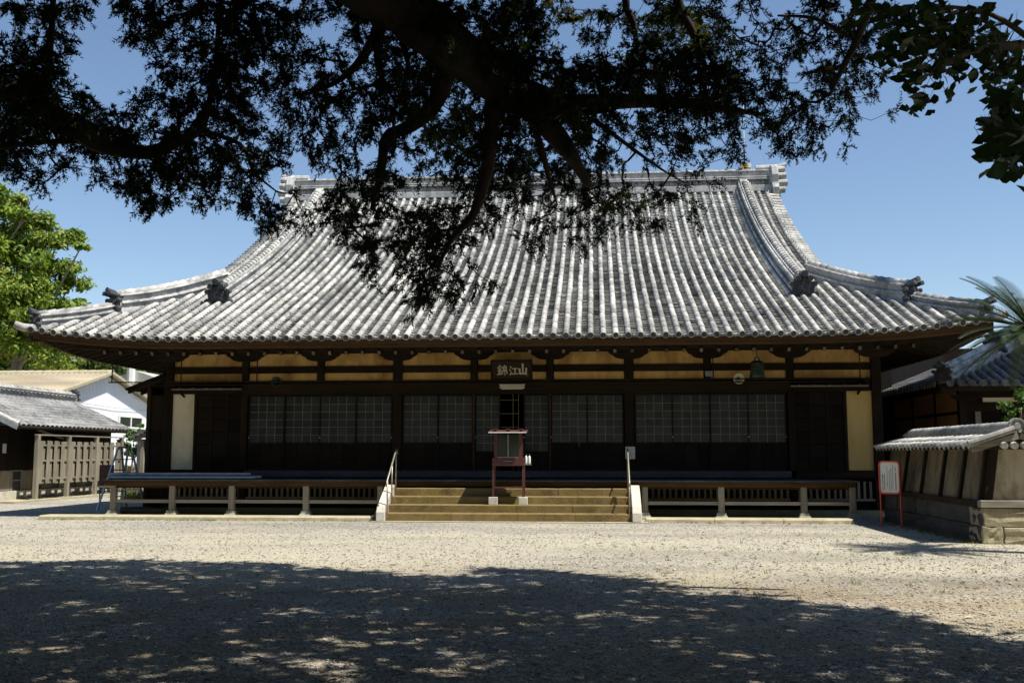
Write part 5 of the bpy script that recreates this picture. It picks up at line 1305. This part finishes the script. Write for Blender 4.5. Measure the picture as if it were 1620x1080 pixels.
def sprig(S, c, d, L, nb, nl, wid, rnd):
    """a drooping shoot clothed in short forward-pointing needles"""
    d = d / (np.linalg.norm(d) + 1e-9); t = np.sort(RNG.random(nb)) ** .8; ax = c + d * (t * L)[:, None] + np.array((0, 0, -1.)) * (t ** 2 * L * .25)[:, None]
    rd = np.cross(d, RNG.normal(0, 1, (nb, 3))); rd /= np.linalg.norm(rd, axis=1)[:, None]
    dirs = d * .75 + rd; dirs /= np.linalg.norm(dirs, axis=1)[:, None]; sd_ = np.cross(dirs, RNG.normal(0, 1, (nb, 3))); sd_ /= np.linalg.norm(sd_, axis=1)[:, None]
    l_ = (nl * (1.1 - .5 * t) * RNG.uniform(.7, 1.2, nb))[:, None]; V = np.empty((nb, 3, 3)); V[:, 0] = ax - sd_ * wid; V[:, 1] = ax + sd_ * wid; V[:, 2] = ax + dirs * l_
    S.add(V.reshape(-1, 3), np.arange(nb * 3).reshape(nb, 3), rnd)
HIL = [D(*q) for q in ((862,72,10.2),(880,60,10.3),(690,212,9.9),(665,235,10.0),(1068,50,10.3),(1020,95,10.3),(985,330,10.8))]  # sunlit spots: sprays near them take the lighter sunlit colour
for k, (c, d) in enumerate(clusters):
    q = idx[k]; g_ = nodes[q] - nodes[par[q]]; g_ = g_ / (np.linalg.norm(g_) + 1e-6) + np.array((0, 0, -.2)) + RNG.normal(0, .25, 3); rr_ = RNG.random()
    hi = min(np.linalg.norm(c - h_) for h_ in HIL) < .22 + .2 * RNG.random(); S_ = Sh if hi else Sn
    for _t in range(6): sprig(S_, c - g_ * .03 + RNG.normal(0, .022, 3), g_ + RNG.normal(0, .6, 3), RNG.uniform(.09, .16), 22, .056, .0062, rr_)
# the crown above the picture: it shades the yard and the branches below it
SUNV = np.array((-SHX, -SHY, 1.0))
edge = np.array([on(px, py, 2, 0)[:2] for px, py in ((-700,880),(-200,884),(0,886),(200,884),(400,887),(560,897),(700,912),(790,895),(880,900),(1000,914),(1100,935),(1230,938),(1320,952),(1400,962),(1500,990),(1620,1015),(1900,1090),(2300,1200))])
can = []; Sc = Soup(); print('clusters', len(clusters))
while len(can) < 21000:
    G = np.array((RNG.uniform(-17, 9.5), RNG.uniform(-36, -10.8)))
    if G[1] > np.interp(G[0], edge[:, 0], edge[:, 1]) - .25: continue
    hole = vnoise(G[0] * .9 + 40, G[1] * 1.5 + 80, 5) * .6 + vnoise(G[0] * 2.3 + 40, G[1] * 3.5 + 80, 6) * .4
    if hole > .78 and RNG.random() < .97: continue
    if any(np.hypot(*(G - (h_[:2] - SUNV[:2] * h_[2]))) < .55 for h_ in HIL): continue  # crown left open along the sun's path to the sunlit spots
    z = RNG.uniform(6.2, 9.5); ok = False
    for _t in range(12):
        q = np.array((G[0], G[1], 0)) + SUNV * z; dep = (q - CAM) @ FWD
        if dep < .5: ok = True; break
        py = CYP - FPX * ((q - CAM) @ UPV) / dep
        if py < -105: ok = True; break
        z += .5
    if ok: can.append(q)
for q in can:
    tuft(Sc, q, RNG.normal(0, 1, 3) + np.array((0, 0, -.3)), RNG.uniform(.36, .52), 14, .045, RNG.random(), 1.0)
# boughs carrying that crown
for k in range(16):
    a = KN[k % 3] if k % 2 else TR + np.array((.1, .3, 7 + k * .35)); b = can[int(RNG.integers(len(can)))]; m_ = (a + b) / 2 + np.array((0, 0, .5))
    mb, _ = bark_tube([a, m_, b], [.09, .06, .015], 6); put(mb.build('bough', M['bark'], smooth=True), con)
put(Sc.build('upper_crown', M['needle']), con); put(Sn.build('needle_sprays', M['needle']), con); put(Sh.build('sunlit_needle_sprays', M['needlehi']), con)

# ================================================================== ginkgo at the right
gk0 = rel(6.6, 4.2, 0)
gk = thing('ginkgo_tree', 'ginkgo tree reaching fan-shaped leaves in from beside the yard', 'tree', tuple(gk0))
mb, _ = bark_tube([gk0 + (0,0,-.1), gk0 + (.05,.1,2.5), gk0 + (-.1,0,5), gk0 + (0,.1,8.5)], [.28,.24,.2,.08], 12); put(mb.build('trunk', M['barkg'], smooth=True), gk)
GL_ = """
000000003347998711
000000002147999762
000000000077999857
000000000055878789
000000000001755159
000000000002611069
000000000000000189
000000000000000389
000000000000000257
000000000000000002
"""
grow = GL_.strip().split('\n'); GN = []
for pts, rad in (([gk0 + (-.1,0,4.6), D(1800,60,6.2), D(1640,70,6.2), D(1540,80,6.1), D(1470,120,6.0)], [.08,.05,.03,.02,.006]), ([gk0 + (-.05,0,3.9), D(1760,150,6.0), D(1640,165,6.0), D(1595,210,6.0), D(1590,250,6.0)], [.06,.03,.018,.012,.005]),
                 ([D(1640,70,6.2), D(1560,20,6.3), D(1450,10,6.4), D(1370,20,6.4)], [.02,.014,.009,.004]), ([gk0 + (-.1,0,5.6), D(1760,-150,6.0), D(1600,-120,5.8), D(1450,-100,5.8)], [.07,.04,.025,.01])):
    mb, path = bark_tube(pts, rad, 7); put(mb.build('branch', M['barkg'], smooth=True), gk); GN += list(path)
GN = np.array(GN)
def ginkgo_leaf(var):
    mb = MB(); n_ = 9; pts = [(0, 0, 0)]
    for k in range(n_):
        a = R(-62 + 124 * k / (n_ - 1)); r_ = .062 * (1 - .10 * abs(k - 4) / 4) * (.80 if k == 4 and var else 1) * (1 + .04 * math.sin(k * 2.3 + var)); pts.append((r_ * math.sin(a), r_ * math.cos(a), .010 * math.sin(a * 2 + var) - .006))
    mb.add(pts, [(0, k + 1, k) for k in range(1, n_)]); mb.add([(-.0012, -.045, .012), (.0012, -.045, .012), (.0012, .004, 0), (-.0012, .004, 0)], [(0,1,2,3)]); return mb
LM = [ginkgo_leaf(v) for v in (0, 1, 2)]; LME = [m_.mesh('leaf', M['ginkgo']) for m_ in LM]
leaves = []
for j, r_ in enumerate(grow):
    for i, ch in enumerate(r_):
        d = int(ch)
        for _k in range(RNG.poisson(.30 * d * d)):
            px, py = 1080 + 30 * (i + RNG.random()), 30 * (j + RNG.random()); leaves.append((D(px, py, (6.4 if j < 5 or i < 14 else 4.6) + RNG.normal(0, .3)), px, py))
leaves.sort(key=lambda t: (t[0] - CAM) @ FWD)
def leaf_mat(c):
    e = Matrix.Rotation(RNG.uniform(0, 6.28), 4, 'Z') @ Matrix.Rotation(RNG.normal(R(-35), .7), 4, 'X') @ Matrix.Rotation(RNG.normal(0, .5), 4, 'Y')
    return Matrix.Translation(c) @ e @ Matrix.Scale(RNG.uniform(.75, 1.25), 4)
Sg = Soup(); tw = MB(); inv = Matrix.Translation(gk0).inverted()
for k, (c, px, py) in enumerate(leaves):
    m_ = leaf_mat(c); v = k % 3
    if k < 290: o = link('leaf', LME[v], gk); o.matrix_local = inv @ m_
    else:
        A = np.array(m_); V = np.array(LM[v].v)
        tri = np.array([f for f in LM[v].f if len(f) == 3]); Sg.add(V @ A[:3, :3].T + A[:3, 3], tri)
    if k % 2 == 0:
        j = int(np.argmin(np.linalg.norm(GN - c, axis=1))); 
        if np.linalg.norm(GN[j] - c) < .28: tw.tube([GN[j], (GN[j] + c) / 2 + RNG.normal(0, .03, 3), c], [.003, .002, .0012], 3, False)
for k in range(1800):
    q = rel(RNG.uniform(3.0, 8.5), RNG.uniform(2.5, 7.5), RNG.uniform(5.2, 8.5)); dep = (q - CAM) @ FWD; py = CYP - FPX * ((q - CAM) @ UPV) / dep
    if py > -70: continue
    A = np.array(leaf_mat(q)); V = np.array(LM[k % 3].v) * 1.5; tri = np.array([f for f in LM[k % 3].f if len(f) == 3]); Sg.add(V @ A[:3, :3].T + A[:3, 3], tri)
put(Sg.build('leaves', M['ginkgo']), gk); put(tw.build('twigs', M['barkg'], kind='stuff'), gk)

# ================================================================== broadleaf trees beyond the yard
def leaf_cloud(S, c, rad, n, size, up=.55):
    """leaf-sized faces on and inside an uneven ellipsoid, denser towards its upper shell"""
    c = np.array(c, float); rad = np.array(rad, float)
    dirs = RNG.normal(0, 1, (n, 3)); dirs /= np.linalg.norm(dirs, axis=1)[:, None]
    pos = c + RNG.normal(0, .58, (n, 3)) * rad; dirs = (pos - c) / (np.linalg.norm(pos - c, axis=1)[:, None] + 1e-6)
    nn = dirs * .7 + RNG.normal(0, .6, (n, 3)) + np.array((0, 0, up)); nn /= np.linalg.norm(nn, axis=1)[:, None]
    a = np.cross(nn, RNG.normal(0, 1, (n, 3))); a /= np.linalg.norm(a, axis=1)[:, None]; b = np.cross(nn, a); s_ = (size * RNG.uniform(.6, 1.3, n))[:, None]
    V = np.stack([pos - a * s_, pos + b * s_ * .45, pos + a * s_, pos - b * s_ * .45], 1).reshape(-1, 3)
    S.V.append(V); S.F.append(np.arange(n * 4).reshape(n, 4) + S.n); S.n += n * 4
    S.r.append(np.clip(RNG.random() * .5 + RNG.random(n) * .5, 0, 1))
def px_tree(name, label, cat, lobes, dep, mat, base_px, leaf=.22, per=260, group=None, depth_r=None, trunk_r=.3, bare=None):
    """lobes: (px, py, rx, ry) at distance dep; the trunk stands on the ground below base_px"""
    g0 = at_depth(base_px, HOR, dep); g0 = np.array((g0[0], g0[1], 0.0)); t = thing(name, label, cat, tuple(g0), group)
    S_ = Soup(); k = dep / FPX; cs = []
    for (px, py, rx, ry) in lobes:
        dz = RNG.uniform(-.6, .6) * (depth_r or 2.5); c = at_depth(px, py, dep + dz); cs.append(c)
        sub = max(5, int(rx * ry / 110))
        for _s in range(sub):
            g_ = RNG.normal(0, .5, 3); cc = c + np.array((g_[0] * rx * k, g_[1] * rx * k, g_[2] * ry * k)); rr_ = RNG.uniform(.22, .5)
            leaf_cloud(S_, cc, (rx * k * rr_, rx * k * rr_, ry * k * rr_ * .8), int(per * rx * ry / 900 / sub * 3) + 12, leaf)
    put(S_.build('crown', mat), t)
    top = np.mean(cs, axis=0); mid = g0 * .4 + top * .6; mid[2] = top[2] * .5
    mb, _ = bark_tube([g0 + (0, 0, -.2), mid, top], [trunk_r, trunk_r * .7, trunk_r * .25], 8); put(mb.build('trunk', M['barkg'], smooth=True), t)
    for c in cs:
        mb, _ = bark_tube([mid + (top - mid) * RNG.uniform(0, .6), (mid + c) / 2 + (0, 0, .3), c], [trunk_r * .35, trunk_r * .22, trunk_r * .06], 6); put(mb.build('limb', M['barkg'], smooth=True), t)
    for q in (bare or []):
        mb, _ = bark_tube([at_depth(a, b, dep - 2) for a, b in q], [.05, .035, .02][:len(q)], 5); put(mb.build('bare_branch', M['barkg']), t)
    return t
px_tree('camphor_tree', 'tall bright green broadleaf tree rising behind the outbuilding roofs', 'tree',
        [(5,325,42,36),(50,352,34,26),(92,378,34,22),(30,400,60,34),(85,425,40,28),(110,455,26,22),(20,460,60,38),(75,485,48,30),(118,478,16,10),(10,520,50,36),(60,530,50,30),(130,388,18,8),(-50,380,60,60),(-50,480,60,60),(100,505,30,20),(30,556,50,22),(88,540,40,20)],
        56, M['broad'], -25, .15, 720, None, 3.5, .4, [[(20,372),(38,350),(60,325)],[(38,350),(52,345),(68,335)],[(28,362),(40,335),(48,318)]])
HG = 'trees on the slope behind the shed'
for i, (lob, bp, dp, mt, lab) in enumerate((
    ([(10,560,44,30),(35,580,34,24),(-30,565,44,34)], 10, 74, 'broad2', 'olive green rounded tree behind the far end of the brown shed roof'),
    ([(75,566,34,24),(95,550,28,16),(60,585,30,18)], 78, 80, 'broad', 'yellow-green tree behind the middle of the brown shed roof'),
    ([(130,574,40,24),(155,566,32,20),(115,588,30,16)], 132, 86, 'broad2', 'dark green tree just behind the shed gable peak'),
    ([(190,576,34,22),(212,588,30,20),(175,588,26,16)], 190, 92, 'broad2', 'green tree between the shed gable and the pale far house'),
    ([(240,592,36,22),(265,606,26,18),(228,600,26,16)], 242, 96, 'shrub', 'fresh green tree behind the pale far house'))):
    px_tree('hill_tree', lab, 'tree', lob, dp, M[mt], bp, .26, 420, HG, 3, .25)
px_tree('leafy_shrub', 'bright green leafy shrub behind the stepladder', 'shrub', [(205,690,14,14),(218,705,14,16),(200,712,10,10),(222,685,8,8)], 39, M['shrub'], 208, .10, 420, None, .6, .05)
px_tree('leafy_shrub', 'small sunlit shrub rising above the tiled coping of the boundary wall', 'shrub', [(1612,640,20,18),(1628,660,26,22),(1600,655,14,12),(1622,622,14,10)], 21.5, M['shrub'], 1618, .05, 420, None, .5, .03)
hb = MB(); n_ = 40
for k in range(n_):
    a0, a1 = R(28 + 130 * k / n_), R(28 + 130 * (k + 1) / n_); h0, h1 = [8 + 9 * vnoise(q * .37, 2, 9) + 6 * math.exp(-((q - 30) / 6) ** 2) for q in (k, k + 1)]
    hb.add([(150*math.cos(a0), 150*math.sin(a0), -1), (150*math.cos(a1), 150*math.sin(a1), -1), (190*math.cos(a1), 190*math.sin(a1), h1), (190*math.cos(a0), 190*math.sin(a0), h0)], [(0,1,2,3)])
hb.build('hill', mat_stone('hill_green', (.05,.08,.025), (.02,.035,.012), None, .15, 0, .2), kind='structure')
Sw_ = Soup()
for k in range(260):
    a = R(RNG.uniform(28, 158)); r_ = RNG.uniform(152, 190); h = (8 + 9 * vnoise((math.degrees(a) - 28) / 130 * 40 * .37, 2, 9)) * (r_ - 150) / 40
    leaf_cloud(Sw_, (r_ * math.cos(a), r_ * math.sin(a), h + 1.5), (3.5, 3.5, 2.6), 70, .9)
o = Sw_.build('hill_wood', M['broad2']); tag(o, 'far wooded slope of mixed green trees on the horizon', 'wood')
# dry grass strip beyond the ladder
Sg2 = Soup()
for k in range(2600):
    q = at_depth(RNG.uniform(196, 262), 775, RNG.uniform(33, 40)); q[2] = 0; a = RNG.normal(0, .05, 2); h = RNG.uniform(.08, .30); w_ = .018
    Sg2.add([(q[0]-w_, q[1], 0), (q[0]+w_, q[1], 0), (q[0]+a[0]+w_*.3, q[1]+a[1], h), (q[0]+a[0]-w_*.3, q[1]+a[1], h)], [(0,1,2,3)])
gs = Sg2.build('grass_patch', M['grass']); tag(gs, 'yellow-green dry grass growing beyond the stepladder', 'grass')

# ================================================================== trees round the yard, out of the picture
def yard_tree(name, label, base, h0, h1, rad, n, leaf, mat, group):
    base = np.array(base, float); t = thing(name, label, 'tree', tuple(base), group); S_ = Soup()
    for k in range(26):
        d = RNG.normal(0, 1, 3); d /= np.linalg.norm(d); c = base + np.array((d[0]*rad*.62, d[1]*rad*.62, (h0+h1)/2 + d[2]*(h1-h0)*.36)); leaf_cloud(S_, c, (rad*.42, rad*.42, (h1-h0)*.17), n // 26, leaf)
    put(S_.build('crown', mat), t); mb, _ = bark_tube([base + (0,0,-.2), base + (.1,.1,h0), base + (0,.2,h1*.8)], [.35,.28,.08], 10); put(mb.build('trunk', M['bark'], smooth=True), t)
for i, (lat, dp, h0, h1, rad, lab) in enumerate(((-15,-7,1.5,12,5,'added sky-blocking evergreen behind the viewpoint, furthest from the boundary wall'),(-6,-11,2,13,5.5,'added sky-blocking evergreen behind the viewpoint, next to the great conifer'),(4,-12,2,13,5.5,'added sky-blocking evergreen behind the viewpoint, opposite the stone steps'),(13,-9,1.5,12,5.5,'added sky-blocking evergreen behind the viewpoint, on the ginkgo side'),
        (18,3,1,12,5,'added sky-blocking evergreen beside the yard beyond the ginkgo'),(-17,5,1,12,5,'added sky-blocking evergreen beside the yard beyond the great conifer'),(-16,13,.8,11,5,'added sky-blocking evergreen along the yard side between the conifer and the outbuilding'),(-22,21,.8,10,5,'added sky-blocking evergreen standing near the outbuilding gable'),(20,11,.8,12,5,'added sky-blocking evergreen beside the yard near the cycad'))):
    yard_tree('added_shade_tree', lab, rel(lat, dp, 0), h0, h1, rad, 5200, .42, M['broad2'], 'added sky-blocking evergreens round the yard')  # unseen evergreens added to close off the sky and deepen the shade
yard_tree('tall_evergreen', 'tall evergreen standing beside the side hall and shading its roof', (17.9, -1.6, 0), 9.0, 19.5, 3.4, 3600, .36, M['broad2'], None)

# ================================================================== cycad
cc = D(1632, 526, 15.8); cyc = thing('cycad', 'cycad with a crown of stiff feathery fronds in front of the side hall roof', 'cycad', (cc[0]+.55, cc[1], 0))
mb, _ = bark_tube([(cc[0]+.55, cc[1], -.1), (cc[0]+.50, cc[1], 1.2), (cc[0]+.32, cc[1], 2.4), (cc[0], cc[1], cc[2])], [.17,.16,.15,.13], 10); put(mb.build('stem', M['barkg']), cyc)
for k in range(46):
    az = 2 * math.pi * (k * .382) + RNG.normal(0, .1); el = R(RNG.uniform(-30, 62)); L = RNG.uniform(1.25, 1.6); n_ = 20; pts = []; p = np.array(cc) + (0, 0, .05); e = el
    for s_ in range(n_): 
        d = np.array((math.cos(az) * math.cos(e), math.sin(az) * math.cos(e), math.sin(e))); pts.append(p.copy()); p = p + d * L / n_; e -= R(1.1 + 1.2 * s_ / n_)
    mb = MB(); mb.rnd = RNG.random(); mb.tube(pts, list(np.linspace(.014, .004, n_)), 4, False)
    for s_ in range(3, n_ * 3 - 3):
        i, f = divmod(s_, 3); i = min(i, n_ - 2); q = pts[i] + (pts[i+1] - pts[i]) * f / 3; t = pts[i+1] - pts[i]; t /= np.linalg.norm(t)
        sd_ = np.cross(t, (0, 0, 1)); sd_ /= np.linalg.norm(sd_); u = np.cross(sd_, t); ll = .19 * math.sin(math.pi * min(1, (s_ / (n_ * 3)) * .85 + .14)) + .02
        for g_ in (-1, 1):
            dd = sd_ * g_ * .80 + t * .55 + u * .22; dd /= np.linalg.norm(dd); w_ = t * .007
            mb.add([q - w_, q + w_, q + dd * ll * .6 + w_ * .8, q + dd * ll, q + dd * ll * .6 - w_ * .8], [(0, 1, 2, 3, 4)])
    put(mb.build('frond', M['cycad']), cyc)

# ================================================================== loose stones and dry leaves on the yard
N_ = 40000; dep = 6.2 + 17 * RNG.random(N_) ** 1.35; lat = RNG.uniform(-.56, .56, N_) * dep
pos = CAM[None] + RGT[None] * lat[:, None] + FLAT[None] * dep[:, None]; pos[:, 2] = 0
keep = pos[:, 1] < -3.4; pos = pos[keep]; N_ = len(pos)
oct_ = np.array([(1,0,0),(0,1,0),(-1,0,0),(0,-1,0),(0,0,.8),(0,0,-.4)], float); of = np.array([(0,1,4),(1,2,4),(2,3,4),(3,0,4),(1,0,5),(2,1,5),(3,2,5),(0,3,5)])
sz = RNG.uniform(.006, .017, N_) * np.where(RNG.random(N_) < .03, 1.7, 1) * np.where((pos - CAM) @ FLAT > 13.5, 1.1, 1); an = RNG.uniform(0, 6.28, N_); ca, sa = np.cos(an), np.sin(an)
V = oct_[None] * (sz[:, None, None] * RNG.uniform(.7, 1.3, (N_, 6, 1))); V = np.stack([V[..., 0]*ca[:, None] - V[..., 1]*sa[:, None], V[..., 0]*sa[:, None] + V[..., 1]*ca[:, None], V[..., 2]*.7 + sz[:, None]*.2], 2) + pos[:, None]
F = (of[None] + (np.arange(N_) * 6)[:, None, None]).reshape(-1, 3)
m, n, l, b = new_mat('pebble'); r_ = ramp(n, [(0, (.16,.15,.14)), (.4, (.28,.265,.24)), (.75, (.42,.39,.33)), (1, (.64,.60,.52))]); l.new(rndval(n, l), r_.inputs[0]); l.new(r_.outputs[0], b.inputs['Base Color']); b.inputs['Roughness'].default_value = .9
o = link('gravel_stones', np_mesh('gravel_stones', V.reshape(-1, 3), F, m, np.repeat(RNG.random(N_), 8)), kind='stuff'); tag(o, 'loose grey and beige gravel scattered over the yard', 'gravel')
Sl = Soup()
for k in range(900):
    dp = 6.3 + 9.5 * RNG.random() ** 1.6 if k < 760 else RNG.uniform(10, 21); q = CAM + RGT * RNG.uniform(-.54, .54) * dp + FLAT * dp
    if q[1] > -3.5: continue
    a = RNG.uniform(0, 6.28); L = RNG.uniform(.022, .055); wv = L * RNG.uniform(.3, .5); ct, st = math.cos(a), math.sin(a); cu = RNG.uniform(.004, .02)
    P_ = [(-L, 0, .006), (-L*.3, wv, .008 + cu*.6), (L*.4, wv*.8, .008 + cu), (L, 0, .010 + cu*.4), (L*.3, -wv, .008 + cu*.8), (-L*.4, -wv*.8, .008 + cu*.5)]
    V = [(q[0] + x*ct - y*st, q[1] + x*st + y*ct, z) for x, y, z in P_]; Sl.add(V, [(0,1,2,3),(0,3,4,5)])
o = Sl.build('fallen_leaves', M['litter']); tag(o, 'small dry brown leaves lying scattered on the gravel', 'leaves')
# small weeds along the edging, the steps and the wall foot
Sw = Soup()
for k in range(420):
    u = RNG.random()
    if u < .45: q = (RNG.uniform(-11, 7.8), -3.0 - abs(RNG.normal(0, .12)))
    elif u < .75: q = (WX - .05 - abs(RNG.normal(0, .10)), RNG.uniform(-7.9, -2.2))
    else: q = (RNG.uniform(2, 9), RNG.uniform(-15, -6))
    for b_ in range(6):
        h = RNG.uniform(.02, .07); a = RNG.normal(0, .03, 2); w_ = .005; x, y = q[0] + RNG.normal(0, .02), q[1] + RNG.normal(0, .02)
        Sw.add([(x - w_, y, 0), (x + w_, y, 0), (x + a[0], y + a[1], h)], [(0, 1, 2)])
o = Sw.build('weeds', M['grass']); tag(o, 'tiny weeds sprouting along the edging stones and wall foot', 'weeds')
